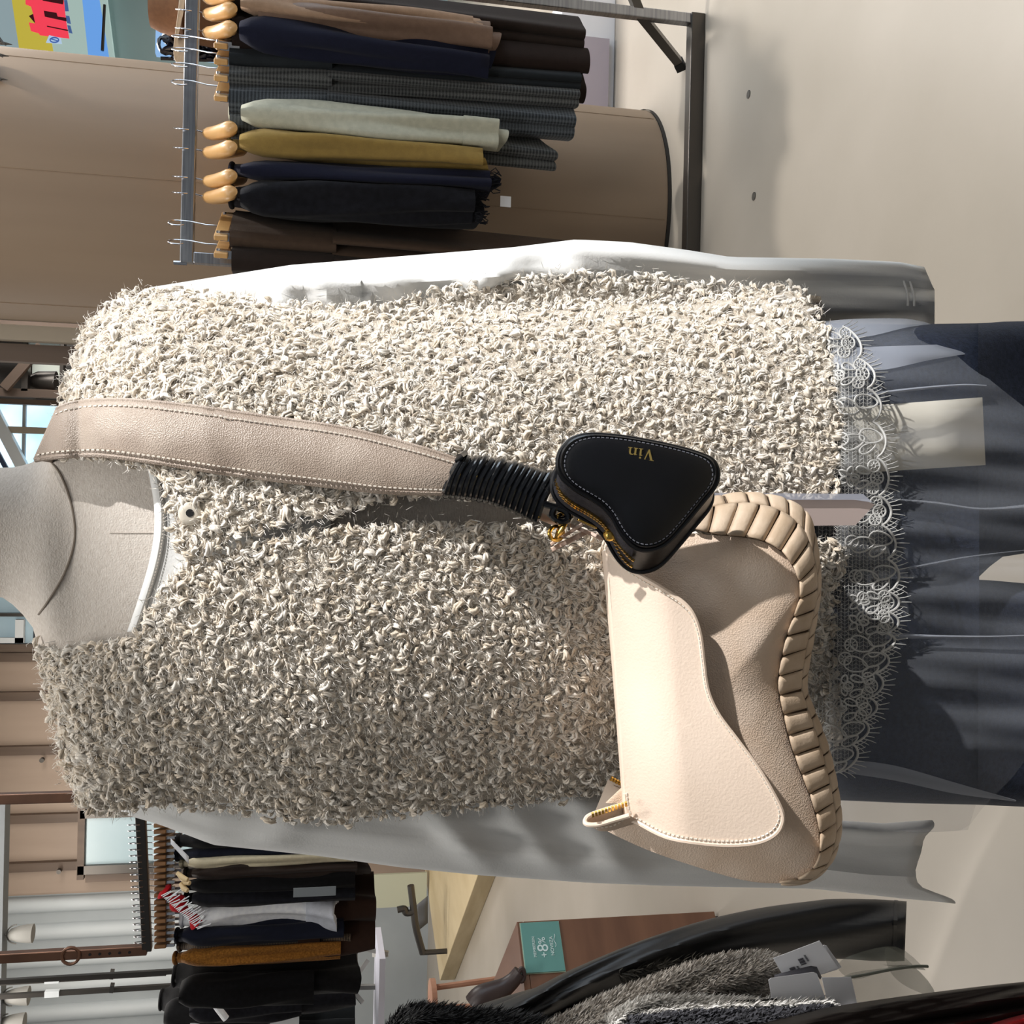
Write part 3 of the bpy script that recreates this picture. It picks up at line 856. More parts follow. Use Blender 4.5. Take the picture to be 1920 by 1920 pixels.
# cream card under the tulle
k = MB()
pts = [(1560, 766), (1841, 745), (1847, 872), (1560, 890)]
rows = [[P(*(np.array(pts[0]) + (np.array(pts[1]) - pts[0]) * s_ + ((np.array(pts[3]) + (np.array(pts[2]) - pts[3]) * s_) - (np.array(pts[0]) + (np.array(pts[1]) - pts[0]) * s_)) * q), Y0 - .118) for q in np.linspace(0, 1, 4)] for s_ in np.linspace(0, 1, 4)]
k.loft(rows, closed=False); tag(k.build('cream_card', M_card, solid=.0015), 'plain cream rectangular card tucked behind the tulle and lace', 'card')

# ================================================================ HANDBAG
bag = thing('handbag', 'beige leather shoulder bag with wavy flap and braided edge', 'handbag', P(1500, 1300, .79))
YF = .752
BODY = cr([(1346, 1004), (1387, 1007), (1429, 1015), (1467, 1037), (1492, 1075), (1500, 1112), (1490, 1150), (1475, 1192), (1463, 1246), (1459, 1287), (1467, 1333), (1481, 1392), (1500, 1446), (1521, 1500), (1535, 1550), (1538, 1587), (1529, 1621), (1500, 1648), (1454, 1656), (1392, 1650), (1308, 1626), (1225, 1598), (1165, 1572), (1125, 1552), (1104, 1545), (1108, 1532), (1160, 1516), (1168, 1480), (1165, 1300), (1150, 1100), (1140, 1030), (1200, 1005), (1280, 1000)], 4, True)
BC = np.array([1330., 1320.])


def tiltY(x): return .030 - .058 * (x - 1140) / 400


def bodyY(s_): return YF + .018 - .022 * (1 - s_ ** 2.5)


mb = MB()
rings = [[P(*(BC + (q - BC) * .985), YF + .085) for q in BODY], [P(*q, YF + .05 + .5 * tiltY(q[0])) for q in BODY], [P(*q, YF + .022 + tiltY(q[0])) for q in BODY]]
for s_ in (1.0, .985, .95, .88, .78, .66, .52, .36, .18):
    rings.append([P(*(BC + (q - BC) * s_), bodyY(s_) + tiltY((BC + (q - BC) * s_)[0])) for q in BODY])
mb.fan(rings, P(*BC, bodyY(0) + tiltY(BC[0])))
mb.build('front_panel', M_leather, bag, angle=50)
mb = MB(); mb.fan([[P(*(BC + (q - BC) * s_), YF + .086) for q in BODY] for s_ in (.985, .5)], P(*BC, YF + .088)); mb.build('back_panel', M_leather, bag, angle=50)

# flap
FL = cr([(1137, 1030), (1157, 1051), (1192, 1075), (1240, 1103), (1280, 1130), (1300, 1155), (1312, 1192), (1318, 1240), (1326, 1295), (1346, 1340), (1380, 1386), (1420, 1440), (1450, 1490), (1466, 1525), (1464, 1548), (1450, 1566), (1420, 1579), (1370, 1584), (1310, 1580), (1250, 1569), (1198, 1543), (1178, 1528), (1171, 1470), (1165, 1380), (1158, 1290), (1150, 1180), (1143, 1090)], 4, True)
FC = np.array([1270., 1340.])


def flapY(x, y):
    hx_ = 1137 + (y - 1030) * .08
    u_ = (x - hx_) / 230
    return YF - .002 + tiltY(x) - .022 * sm(-.1, .5, u_) + .0025 * math.sin(y * .012)


def FP(x, y, off=0.): return P(x, y, flapY(x, y) - off)


mb = MB(); fr_ = [[FP(*q, -.003) for q in FL]]
for s_ in (1.0, .97, .92, .84, .74, .62, .48, .32, .15): fr_.append([FP(*(FC + (q - FC) * s_)) for q in FL])
mb.fan(fr_, FP(*FC))
flap = mb.build('flap', M_leather_flap, bag, angle=60)
mb = MB(); mb.fan([[FP(*(FC + (q - FC) * s_), -.0035) for q in FL] for s_ in (1., .6, .3)], FP(*FC, -.0035)); mb.build('lining', M_leather_flap, flap, angle=60)
k = MB(); k.tube([FP(*q, -.001) for q in FL[:88]], .0021, 8); k.build('edge_piping', M_edge, flap)
k = MB(); inn = np.array([FC + (q - FC) * .972 for q in FL[:88]]); rs = resample(inn, 8.5)
for a, b in zip(rs[:-1], rs[1:]):
    k.bar(FP(*(a), .0006), FP(*(a + (b - a) * .62), .0006), .0009, .0009)
stuff(k.build('stitching', M_stitch, flap))
# rolled hinge to the back
hinge = [(1137 + (y - 1030) * .08 + 1.5 * math.sin((y - 1030) * .006), y) for y in np.linspace(1032, 1528, 30)]
rows = []
for a in np.linspace(0, math.pi * .62, 8):
    rows.append([P(x - 9 * math.sin(a), y, flapY(x, y) + .012 * (1 - math.cos(a)) * 1.6) for x, y in hinge])
mb = MB(); mb.loft(rows, closed=False); mb.build('hinge_roll', M_leather_flap, bag, angle=80)

# zipper end standing out at the left
rim = cr([(1180, 1529), (1150, 1538), (1122, 1546), (1102, 1546), (1097, 1540), (1104, 1530), (1130, 1520), (1170, 1508)], 5)
k = MB(); k.tube([P(x, y, YF + .005 + .02 * (i / len(rim))) for i, (x, y) in enumerate(rim)], .0019, 8); k.build('zipper_rim', M_edge, bag)
k = MB(); k.loft([[P(x, y, YF + .006 + .02 * (i / len(rim))) for i, (x, y) in enumerate(rim)], [P(x + 22, y + 12, YF + .02 + .02 * (i / len(rim))) for i, (x, y) in enumerate(rim)]], closed=False); k.build('zipper_tab', M_leather, bag)
k = MB()
for i in range(11):
    t = i / 10; p = P(1112 + 62 * t, 1531 - 20 * t, YF + .008 + .004 * t); k.bar(p, p + np.array([.0035, -.002, .001]), .0016, .0018)
for i in range(6):
    p = P(1145 + 5 * i, 1463 + 2.6 * i, YF + .06); k.bar(p, p + np.array([.0028, -.002, -.001]), .0016, .0018)
stuff(k.build('zipper_teeth', M_gold, bag))
k = MB(); k.loft([[P(x, y, YF + .07) for x, y in ((1140, 1462), (1180, 1480))], [P(x, y, YF + .03) for x, y in ((1112, 1531), (1178, 1512))]], closed=False); k.build('zipper_tape', mat('tape_taupe', srgb(120, 108, 96), .8), bag, solid=.001)
# stitching on the visible rim of the left end
k = MB(); rs = resample(cr([(1118, 1553), (1150, 1548), (1180, 1533), (1202, 1546)], 6)[:13], 8)
for a, b in zip(rs[:-1], rs[1:]): k.bar(P(*a, YF + .012), P(*(a + (b - a) * .6), YF + .012), .0008, .0008)
stuff(k.build('rim_stitching', M_stitch, bag))

# braided edge
IN_ = cr([(1262, 985), (1300, 992), (1346, 1003), (1387, 1007), (1429, 1015), (1467, 1037), (1492, 1075), (1500, 1112), (1490, 1150), (1475, 1192), (1463, 1246), (1459, 1287), (1467, 1333), (1481, 1392), (1500, 1446), (1521, 1500), (1535, 1550), (1538, 1587), (1529, 1621), (1500, 1646), (1460, 1654)], 6)
MI_ = cr([(1270, 962), (1318, 957), (1380, 948), (1428, 952), (1470, 968), (1505, 1002), (1524, 1055), (1530, 1108), (1522, 1150), (1512, 1195), (1503, 1246), (1500, 1290), (1513, 1336), (1530, 1390), (1545, 1442), (1557, 1495), (1564, 1545), (1560, 1585), (1546, 1622), (1512, 1650), (1464, 1657)], 6)
OU_ = cr([(1280, 944), (1330, 934), (1390, 925), (1436, 928), (1482, 940), (1518, 970), (1534, 1040), (1538, 1104), (1532, 1150), (1525, 1196), (1516, 1248), (1513, 1294), (1530, 1340), (1550, 1392), (1564, 1445), (1573, 1495), (1577, 1540), (1572, 1580), (1554, 1622), (1516, 1652), (1466, 1659)], 6)
NB = len(IN_)


def bsurf(s_, q, lift=0.):         # s_ along the edge in samples, q 0 inner .. 1 outer .. 2 behind
    i = min(NB - 1.001, max(0, s_)); a = int(i); t = i - a
    I, M_, O = (A[a] + (A[a + 1] - A[a]) * t for A in (IN_, MI_, OU_))
    if q <= .55: p = I + (M_ - I) * (q / .55)
    elif q <= 1: p = M_ + (O - M_) * ((q - .55) / .45)
    else: p = O + (M_ - O) * (q - 1) * .9
    d = YF + .016 + tiltY(p[0]) + .070 * (q / 2) ** 1.1 - lift * math.cos(q * .8)
    c_ = BC + (p - BC) * (1 + lift * 1.4 * min(1, q))
    return P(*c_, d)


ml = np.concatenate([[0], np.cumsum(np.linalg.norm(np.diff(IN_ * .5 + MI_ * .5, axis=0), axis=1))])
NL = 25
cuts = np.interp(np.linspace(0, ml[-1], NL + 1), ml, np.arange(NB))


def strand(s0, s1, q0, q1, sl, h, name):
    rows = []
    for a in np.linspace(0, 1, 7):
        row = []
        for b in np.linspace(0, 1, 6):
            q = q0 + (q1 - q0) * a
            ss = s0 + (s1 - s0) * b + sl * a
            e = (1 - (2 * b - 1) ** 4) * (1 - .75 * (max(0, a - .75) / .25) ** 2)
            row.append(bsurf(ss, q, .0015 + h * e))
        rows.append(row)
    kk = MB(); kk.loft(rows, closed=False)
    return kk.build(name, M_braid, bag, angle=60, solid=.0016)


for i in range(NL):
    s0, s1 = cuts[i], cuts[i + 1]; d = (s1 - s0)
    strand(s0 + .07 * d, s1 - .05 * d, .02, .62, -.40 * d, .0032, 'braid_strand')
    strand(s0 - .40 * d, s1 - .52 * d, 1.25, .62, .60 * d, .0024, 'braid_strand')
rows = [[bsurf(s_, q, -.001) for q in np.linspace(0, 1.9, 14)] for s_ in np.linspace(0, NB - 1, 100)]
mb = MB(); mb.loft(rows, closed=False); mb.build('braid_core', M_braid_dark, bag, angle=80)

# shoulder strap
UP = cr([(108, 768), (135, 758), (180, 752), (250, 752), (350, 762), (500, 783), (650, 805), (780, 838), (866, 866)], 8)
LO = cr([(66, 862), (95, 857), (150, 853), (200, 854), (300, 867), (450, 890), (600, 908), (720, 921), (840, 924)], 8)


def strapP(i, q, off=0.):
    t = i / (len(UP) - 1)
    p = UP[i] + (LO[i] - UP[i]) * q
    d = min(SY(max(150, p[0]), p[1], .022), SY(max(150, p[0]), p[1] + 30, .022))
    d = d + .022 * (1 - sm(60, 135, p[0]))
    d -= .010 * sm(500, 900, p[0])
    crease = .0025 * math.exp(-((p[0] - 395 - 40 * q) / 9) ** 2) + .0022 * math.exp(-((p[0] - 425 - 40 * q) / 8) ** 2)
    return P(p[0], p[1], d - .004 * math.sin(math.pi * q) - off + crease)


rows = [[P(*(UP[0] + (LO[0] - UP[0]) * q + np.array([30 * b, 4 * b])), strapP(0, q)[1] + .035 * b) for q in np.linspace(0, 1, 10)] for b in (4, 2.5, 1.2, .5)]
rows += [[strapP(i, q) for q in np.linspace(0, 1, 10)] for i in range(len(UP))]
mb = MB(); mb.loft(rows, closed=False); mb.build('strap', M_strap, bag, angle=80, solid=.0035)
for q, nm in ((.0, 'strap_edge'), (1., 'strap_edge')):
    k = MB(); k.tube([strapP(i, q) for i in range(len(UP))], .0024, 8); k.build(nm, M_strap, bag)
k = MB()
for q in (.09, .91):
    ln = resample([np.append((UP[i] + (LO[i] - UP[i]) * q), i) for i in range(len(UP))], 9.5)
    for a, b in zip(ln[:-1], ln[1:]):
        def sp(w_):
            i0 = int(min(len(UP) - 2, w_[2])); t = w_[2] - i0
            return strapP(i0, q, .0034) * (1 - t) + strapP(i0 + 1, q, .0034) * t
        k.bar(sp(a), sp(a + (b - a) * .6), .0011, .0009)
stuff(k.build('strap_stitching', M_stitch, bag))

# black cord wound round the strap end
YWp = strapP(len(UP) - 1, .5)[1]
A0, B0 = np.array([868., 856.]), np.array([835., 926.])
A1, B1 = np.array([1042., 893.]), np.array([1004., 974.])
for i in range(17):
    t = i / 16; rj = random.Random(i)
    a = A0 + (A1 - A0) * t + np.array([0, -7 * math.sin(math.pi * t)]); b = B0 + (B1 - B0) * t + np.array([0, 4 - 12 * math.sin(math.pi * t)])
    a = a + np.array([rj.uniform(-2, 2), rj.uniform(-3, 3)])
    yc_ = YWp - .012 - .024 * t
    pts = []
    for th in np.linspace(0, 2 * math.pi, 28, endpoint=False):
        q = .5 + .5 * math.sin(th); p = a + (b - a) * q + np.array([3 * math.cos(th) - 6 * math.sin(math.pi * q), 0])
        pts.append(P(*p, yc_ - .013 * math.copysign(abs(math.cos(th)) ** .7, math.cos(th))))
    k = MB(); k.tube(pts, .0027, 8, True); k.build('cord_winding', M_cord, bag)
k = MB(); k.tube([P(872, 850, YWp - .015), P(864, 856, YWp - .026), P(858, 864, YWp - .02)], .0026, 8); k.build('cord_end', M_cord, bag)
# strap continuation and buckle keeper
k = MB(); kp = cr([(1000, 960), (1025, 972), (1052, 982)], 5)
k.loft([[P(x, y - 6, YWp - .03) for x, y in kp], [P(x, y + 8, YWp - .03) for x, y in kp]], closed=False); k.build('strap_tip', M_pink, bag, solid=.003)
k = MB()
for (a, b, wd) in (((1036, 1030), (1098, 998), 9), ((1034, 1020), (1090, 984), 6), ((1070, 985), (1130, 1010), 7)):
    a = np.array(a, float); b = np.array(b, float); n_ = np.array([-(b - a)[1], (b - a)[0]]); n_ /= np.linalg.norm(n_)
    L_ = [a + (b - a) * t for t in np.linspace(0, 1, 6)]
    k.loft([[P(*(p + n_ * wd / 2 * s2), YWp - .040 - .002 * math.cos(q * 3)) for q, p in enumerate(L_)] for s2 in (-1, -.4, .4, 1)], closed=False)
k.build('keeper_loop', M_pink, bag, solid=.0025)
for (x, y, r_, sq) in ((1043, 1000, 13, 1.), (1056, 972, 12, .7)):
    k = MB(); k.tube([P(x + r_ * math.cos(a), y + r_ * sq * math.sin(a), YWp - .045 + .006 * math.cos(a)) for a in np.linspace(0, 2 * math.pi, 24, endpoint=False)], .0016, 8, True); k.build('gold_ring', M_gold, bag)
k = MB(); k.loft([[P(x, y, YWp - .048) + np.array([r_ * math.cos(a), r_ * math.sin(a), 0]) for a in np.linspace(0, 2 * math.pi, 12, endpoint=False)] for x, y, r_ in ((1040, 1008, .001), (1044, 1002, .004), (1052, 994, .0045), (1060, 984, .003), (1066, 978, .001))]); k.build('gold_clasp', M_gold, bag)

# ================================================================ HEART COIN PURSE
YH = .722
heart = thing('heart_coin_purse', 'black leather heart shaped zip purse with gold lettering hanging on the bag', 'coin purse', P(1200, 940, YH))
HO = cr([(1103, 813), (1150, 815), (1200, 822), (1264, 835), (1313, 849), (1338, 862), (1347, 884), (1341, 909), (1316, 941), (1284, 980), (1255, 1012), (1232, 1026), (1207, 1029), (1188, 1022), (1173, 1008), (1161, 990), (1148, 967), (1129, 945), (1106, 929), (1078, 913), (1057, 895), (1047, 872), (1051, 845), (1070, 823)], 5, True)
HC = np.array([1205., 915.])


def hY(x, y): return YH + (y - 915) * .00006 - (x - 1200) * .00004


def HP(x, y, off=0.): return P(x, y, hY(x, y) - off)


OFFB = np.array([-12., 44.]); DB = .030


def HB(q, t): return P(*(q + OFFB * t), hY(*q) + DB * t)


mb = MB(); rg = []
for s_, d in ((1.0, -.003), (.992, .0), (.965, .0022), (.94, .0014), (.90, .0026), (.82, .0040), (.68, .0052), (.5, .006), (.3, .0062), (.12, .0062)):
    rg.append([HP(*(HC + (q - HC) * s_), d) for q in HO])
mb.fan(rg, HP(*HC, .0062)); mb.build('front', M_black_leather, heart, angle=60)
mb = MB(); mb.loft([[HB(q, t) for q in HO] for t in (.08, .3, .5, .7, 1.)], caps=False); side = mb.build('side', M_black_leather, heart, angle=60)
mb = MB(); mb.fan([[P(*(HC + OFFB + (q - HC) * s_), hY(*q) + DB + .003 * (1 - s_)) for q in HO] for s_ in (1., .6, .3)], P(*(HC + OFFB), YH + DB + .003)); mb.build('back', M_black_leather, heart, angle=60)
for t in (.06, .98):
    k = MB(); k.tube([HB(q, t) for q in HO], .0019, 8, True); k.build('edge_piping', M_black_leather, heart)
k = MB(); rs = resample([HC + (q - HC) * .925 for q in HO], 8.5, True)
for i in range(len(rs)):
    a = rs[i]; b = rs[(i + 1) % len(rs)]; k.bar(HP(*a, .0022), HP(*(a + (b - a) * .6), .0022), .0007, .0007)
stuff(k.build('stitching', M_grey_thread, heart))
zi = [q for q in HO if q[1] < 1024 and q[0] < 1190 and q[1] > 866]
zi = sorted(zi, key=lambda q: q[1])
zr = resample(zi, 7.0)
tape = MB(); tape.loft([[HB(q, t) + np.array([-.0016, -.0006, -.0004]) for q in resample(zi, 12)] for t in (.12, .3, .5, .7, .88)], closed=False); tape.build('zipper_tape', M_black_side, heart, angle=80)
k = MB()
for i, q in enumerate(zr):
    open_ = .09 * sm(975, 1010, q[1])
    for t in ((.50 - .04 - open_), (.50 + .04 + open_)):
        p = HB(q, t + .10) + np.array([-.0024, -.0012, -.0006]); k.bar(p, p + np.array([-.0012, -.0004, -.0018]), .0019, .0017)
stuff(k.build('zipper_teeth', M_gold, heart))
ps = HB(np.array([1148., 967.]), .62) + np.array([-.003, -.001, -.002])
k = MB(); k.loft([[ps + np.array([r_ * math.cos(a) * 1.3, r_ * math.sin(a), z]) for a in np.linspace(0, 2 * math.pi, 14, endpoint=False)] for z, r_ in ((.006, .001), (.004, .0036), (.001, .0042), (-.003, .0036), (-.006, .001))]); sld = k.build('zipper_slider', M_gold, heart)
k = MB(); k.bar(P(1118, 990, ps[1] - .006), P(1083, 974, ps[1] - .006), .006, .0016); k.build('zipper_pull', M_gold, sld, bev=.0006)
k = MB(); k.tube([P(*q, YWp - .050) for q in cr([(1020, 945), (1040, 950), (1060, 958), (1066, 972), (1052, 978), (1036, 966), (1044, 950), (1062, 946)], 5)], .0028, 8); k.tube([P(*q, YWp - .044) for q in cr([(1030, 962), (1044, 972), (1060, 974), (1072, 966)], 5)], .0028, 8); k.build('cord_loop', M_cord, heart)

# gold lettering (reads upward along the purse)
def letter_frame(ox, oy, sx, ang, off):
    ca, sa = math.cos(ang), math.sin(ang)
    def g(x, y, z=0.):             # x along the word, y up the letter, in picture pixels
        X, Y_ = -x * sx, y * sx
        return HP(ox + X * ca - Y_ * sa, oy + X * sa + Y_ * ca, off + z)
    return g


def strokes(g, segs, name, m, parent, depth=.0004):
    k = MB()
    for poly in segs:
        n = len(poly); v = [g(x, y, depth) for x, y in poly] + [g(x, y, -.0012) for x, y in poly]
        k.add(v, [list(range(n)), list(range(n, 2 * n))[::-1]] + [[i, (i + 1) % n, n + (i + 1) % n, n + i] for i in range(n)])
    return k.build(name, m, parent, False)


g = letter_frame(1228, 844, 1.0, math.radians(7), .0052)
strokes(g, [[(0, 21), (9, 21), (9, 19.6), (6.6, 19.6), (11.5, 6), (16, 19.6), (14, 19.6), (14, 21), (20.5, 21), (20.5, 19.6), (18.2, 19.6), (11.4, 0), (9.6, 0), (2.2, 19.6), (0, 19.6)]], 'letter', M_gold_print, heart)
strokes(g, [[(22, 0), (30, 0), (30, 1.3), (27.8, 1.3), (27.8, 14), (22.4, 13.2), (22.4, 12), (24.4, 12), (24.4, 1.3), (22, 1.3)], [(24, 17), (25.4, 15.6), (27, 15.6), (28, 17), (28, 18.4), (26.8, 19.8), (25.2, 19.8), (24, 18.4)]], 'letter', M_gold_print, heart)
strokes(g, [[(32, 0), (39.5, 0), (39.5, 1.3), (37.6, 1.3), (37.6, 10.4), (40.5, 12.2), (43.4, 11.6), (44.4, 9.4), (44.4, 1.3), (42.4, 1.3), (42.4, 0), (50, 0), (50, 1.3), (47.8, 1.3), (47.8, 10), (46.4, 13), (43.4, 14.2), (40, 13.4), (37.6, 11.8), (37.6, 14), (32.4, 13.2), (32.4, 12), (34.2, 12), (34.2, 1.3), (32, 1.3)]], 'letter', M_gold_print, heart)

# hang tag of the bag
k = MB(); tg = [(1360, 934), (1590, 936), (1622, 938), (1640, 946), (1604, 985), (1480, 986), (1360, 975)]
n = len(tg); v = [P(x, y, .815) for x, y in tg] + [P(x, y, .8165) for x, y in tg]
k.add(v, [list(range(n)), list(range(n, 2 * n))[::-1]] + [[i, (i + 1) % n, n + (i + 1) % n, n + i] for i in range(n)])
ht = tag(k.build('hang_tag', mat('blush_card', srgb(206, 188, 182), .6), smooth=False), 'blush pink paper hang tag behind the braided end of the bag', 'tag')
k = MB(); tg = [(1330, 924), (1618, 926), (1636, 942), (1600, 937), (1330, 937)]
n = len(tg); v = [P(x, y, .812) for x, y in tg] + [P(x, y, .814) for x, y in tg]
k.add(v, [list(range(n)), list(range(n, 2 * n))[::-1]] + [[i, (i + 1) % n, n + (i + 1) % n, n + i] for i in range(n)])
k.build('plastic_sleeve', M_film, ht, False)

# ================================================================ RIGHT CLOTHES RACK
YRK = 2.96
rack = thing('clothes_rack', 'square tube steel clothes rack in front of the round column', 'clothes rack', (1.2, YRK, 0))
zr_ = P(356, 250, YRK)[2]
Xl = P(356, 494, YRK)[0]; Xr = P(356, -70, YRK)[0] + .02
k = MB(); k.box(((Xl + Xr) / 2, YRK, zr_), (Xr - Xl, .03, .036)); k.build('rail', M_steel, rack, False, bev=.003)
for X in (Xl + .015, Xr - .015):
    k = MB(); k.box((X, YRK, (zr_ - .018) / 2), (.03, .03, zr_ - .018)); k.build('post', M_steel, rack, False, bev=.003)
    k = MB(); k.bar((X, YRK, .20), (X - .07, YRK + .13, .03), .026, .026); k.build('brace', M_gun, rack, False)
    k = MB(); k.bar((X - .07, YRK + .13, .03), (X - .08, YRK + .15, .012), .03, .03); k.build('foot_cap', M_rubber, rack, False)
    k = MB(); k.bar((X, YRK, .20), (X + .11, YRK - .02, .26), .026, .026); k.build('brace', M_gun, rack, False)
k = MB(); k.box(((Xl + Xr) / 2, YRK, .022), (Xr - Xl, .045, .044)); k.build('base_bar', M_gun, rack, False, bev=.003)
k = MB(); k.tube([(Xl, YRK, zr_ + .0), (Xl - .0, YRK, zr_ + .035)], .006, 8); k.build('end_screw', M_chrome, rack)
k = MB(); k.bar((Xl - .07, YRK + .01, zr_ - .13), (Xl + .02, YRK + .01, zr_ - .13), .01, .012); k.build('side_hook', M_gun, rack, False)


def rotz(v, a):
    c, s_ = math.cos(a), math.sin(a); return np.array([v[0] * c - v[1] * s_, v[0] * s_ + v[1] * c, v[2]])


def hook_pts(X, Yc_, zrail, zneck, rr, rot, lean=0.):
    pts = []
    for a in np.linspace(math.radians(-50), math.radians(180), 12):
        pts.append(rotz((0, -rr * math.cos(a), rr * math.sin(a)), rot) + np.array([X, Yc_, zrail + .002]))
    pts.append(rotz((0, rr * .9, -.03), rot) + np.array([X, Yc_, zrail]))
    pts.append(np.array([X + lean * .6, Yc_, zrail - (zrail - zneck) * .6]))
    pts.append(np.array([X + lean, Yc_, zneck]))
    return pts


def coat_hanger(X, Yc_, zrail, label, group, zneck, rot=0., half=.2, m=M_hanger, lean=0.):
    h = thing('coat_hanger', label, 'hanger', (X, Yc_, zneck), group)
    k = MB(); k.tube(hook_pts(X, Yc_, zrail + .018, zneck, .024, rot, lean), .0018, 6); k.build('hook', M_chrome, h)
    rings = []
    for t in np.linspace(-1, 1, 21):
        y = half * t; z = zneck + .012 - .075 * abs(t) ** 1.25; wd = .0175 + .003 * abs(t); ht_ = .024 - .004 * abs(t)
        if abs(t) > .94: wd *= .6; ht_ *= .6
        rings.append([rotz((wd * math.cos(a) + .02 * t * t, y, ht_ * math.sin(a)), rot) + np.array([X + lean, Yc_, z]) for a in np.linspace(0, 2 * math.pi, 12, endpoint=False)])
    k = MB(); k.loft(rings); k.build('shoulder_bar', m, h, angle=70)
    return h


def clip_hanger(X, Yc_, zrail, label, group, zbar, rot=0., half=.17, m=M_hanger, bh=.036, cw=.022):
    h = thing('clip_hanger', label, 'hanger', (X, Yc_, zbar), group)
    k = MB(); k.tube(hook_pts(X, Yc_, zrail + .018, zbar, .024, rot), .0018, 6); k.build('hook', M_chrome, h)
    ax = [rotz(v_, rot) for v_ in ((1, 0, 0), (0, 1, 0), (0, 0, 1))]
    k = MB(); k.box((X, Yc_, zbar), (.014, half * 2, bh), ax); k.build('bar', m, h, False, bev=.003)
    for s_ in (-.8, .8):
        k = MB(); c = rotz((0, half * s_, -.022), rot) + np.array([X, Yc_, zbar]); k.box(c, (cw, .022, .05), ax)
        k.tube([c + np.array([-cw * .55, 0, .03]), c + np.array([cw * .55, 0, .03])], cw * .27, 8); k.build('clip', M_chrome, h, False)
    return h


def shirt(name, label, cat, X, Yc_, ztop, zbot, thick, depth, m, seed, group=None, rot=0., sleeve_len=None, slx=0., cuff=None, fr=1., collar=True, wav=1., hemm=None):
    g_ = thing(name, label, cat, (X, Yc_, ztop), group)
    rnd = random.Random(seed); ph = [rnd.uniform(0, 6) for _ in range(5)]
    L_ = ztop - zbot; rings = []
    for t in np.linspace(0, 1, 26):
        z = ztop - L_ * t
        s_ = sm(0, .085 / L_, t); b = .05 + (depth / 2 - .05) * s_
        a_ = thick / 2 * (.62 + .46 * sm(0, .10 / L_, t)); rg = []
        for i in range(36):
            th = 2 * math.pi * i / 36; ca, sa = math.cos(th), math.sin(th)
            x = a_ * math.copysign(abs(ca) ** .75, ca); y = b * math.copysign(abs(sa) ** .75, sa)
            x += wav * thick * .13 * (math.sin(y * 34 + ph[0] + 3 * t) + .6 * math.sin(y * 71 + ph[1] - 4 * t)) * sm(.02, .4, t)
            y += wav * .012 * math.sin(t * 9 + ph[2] + 2 * ca) * t
            rg.append(rotz((x + slx * .5 * t, y, z + (.012 * math.sin(2 * th + ph[3]) * (t > .97)) - ztop), rot) + np.array([X, Yc_, ztop]))
        rings.append(rg)
    k = MB(); k.loft(rings); k.build('body', m, g_, angle=80)
    if hemm:
        k = MB(); k.loft([[q + (q - np.mean(rings[j], 0)) * (.05 + .03 * (j + 6)) for q in rings[j]] for j in range(-6, 0)]); k.build('lace_hem', hemm, g_, angle=80)
    if sleeve_len:
        for side_ in (-1, 1):
            rings = []
            for t in np.linspace(0, 1, 22):
                z = ztop - .035 - (sleeve_len + .035) * t
                yc_ = side_ * (depth / 2 - .035 + .03 * math.sin(t * 2.4)); rx = thick * .56 * (1.0 - .10 * t) * sm(-.10, .10, t); ry = .060 - .016 * t
                rg = []
                for i in range(40):
                    th = 2 * math.pi * i / 40; ca, sa = math.cos(th), math.sin(th)
                    rf = 1 + (.20 * math.sin(3 * th + ph[4] + 2.5 * t) + .14 * math.sin(5 * th + ph[0] - 3 * t) + .05 * math.sin(11 * t + 2 * th)) * sm(.03, .35, t); x = rf * rx * math.copysign(abs(ca) ** .8, ca) + slx * t; y = yc_ + rf * ry * sa + .004 * math.sin(9 * t + ph[1])
                    rg.append(rotz((x, y, z - ztop), rot) + np.array([X, Yc_, ztop]))
                rings.append(rg)
            k = MB(); k.loft(rings); k.build('sleeve', m, g_, angle=80)
            if cuff:
                k = MB(); k.loft([[q + (q - np.mean(rings[j], 0)) * .06 for q in rings[j]] for j in (-4, -3, -2, -1)]); k.build('cuff', cuff, g_, angle=80)
    if collar:
        k = MB(); k.tube([rotz((thick * .32 * math.cos(a), .058 * math.sin(a), .0), rot) + np.array([X, Yc_, ztop + .004]) for a in np.linspace(0, 2 * math.pi, 24, endpoint=False)], .007, 8, True); k.build('collar', m, g_)
    return g_


def trousers(name, label, cat, X, Yc_, ztop, zbot, thick, depth, m, seed, group=None, rot=0., slx=0., hem=0., gather=1.):
    g_ = thing(name, label, cat, (X, Yc_, ztop), group)
    rnd = random.Random(seed); ph = [rnd.uniform(0, 6) for _ in range(5)]
    L_ = ztop - zbot; band = .045

    def ring(t, half, sgn):
        z = ztop - L_ * t; b = depth / 2 * (1 - .12 * t); a_ = thick / 2 * half; rg = []
        for i in range(44):
            th = 2 * math.pi * i / 44; ca, sa = math.cos(th), math.sin(th)
            x = a_ * math.copysign(abs(ca) ** .75, ca) + sgn * thick * .25; y = b * math.copysign(abs(sa) ** .75, sa)
            x += gather * .0045 * math.sin(y * 260 + ph[0]) * math.exp(-t * 9) + thick * .10 * math.sin(y * 30 + ph[1] + 2 * t + sgn) * sm(.0, .3, t)
            zz = z + hem * (y / depth) * sm(.9, 1, t)
            rg.append(rotz((x + slx * t, y, zz - ztop), rot) + np.array([X, Yc_, ztop]))
        return rg
    k = MB(); k.loft([ring(t, 1.0, 0) for t in np.linspace(0, band / L_, 4)]); k.build('waistband', m, g_, angle=80)
    k = MB(); k.loft([ring(t, 1.02 - .1 * t, 0) for t in np.linspace(band / L_, .28, 8)]); k.build('hip', m, g_, angle=80)
    for s_ in (-1, 1):
        k = MB(); k.loft([ring(t, .56, s_) for t in np.linspace(.27, 1, 16)]); k.build('leg', m, g_, angle=80)
    return g_


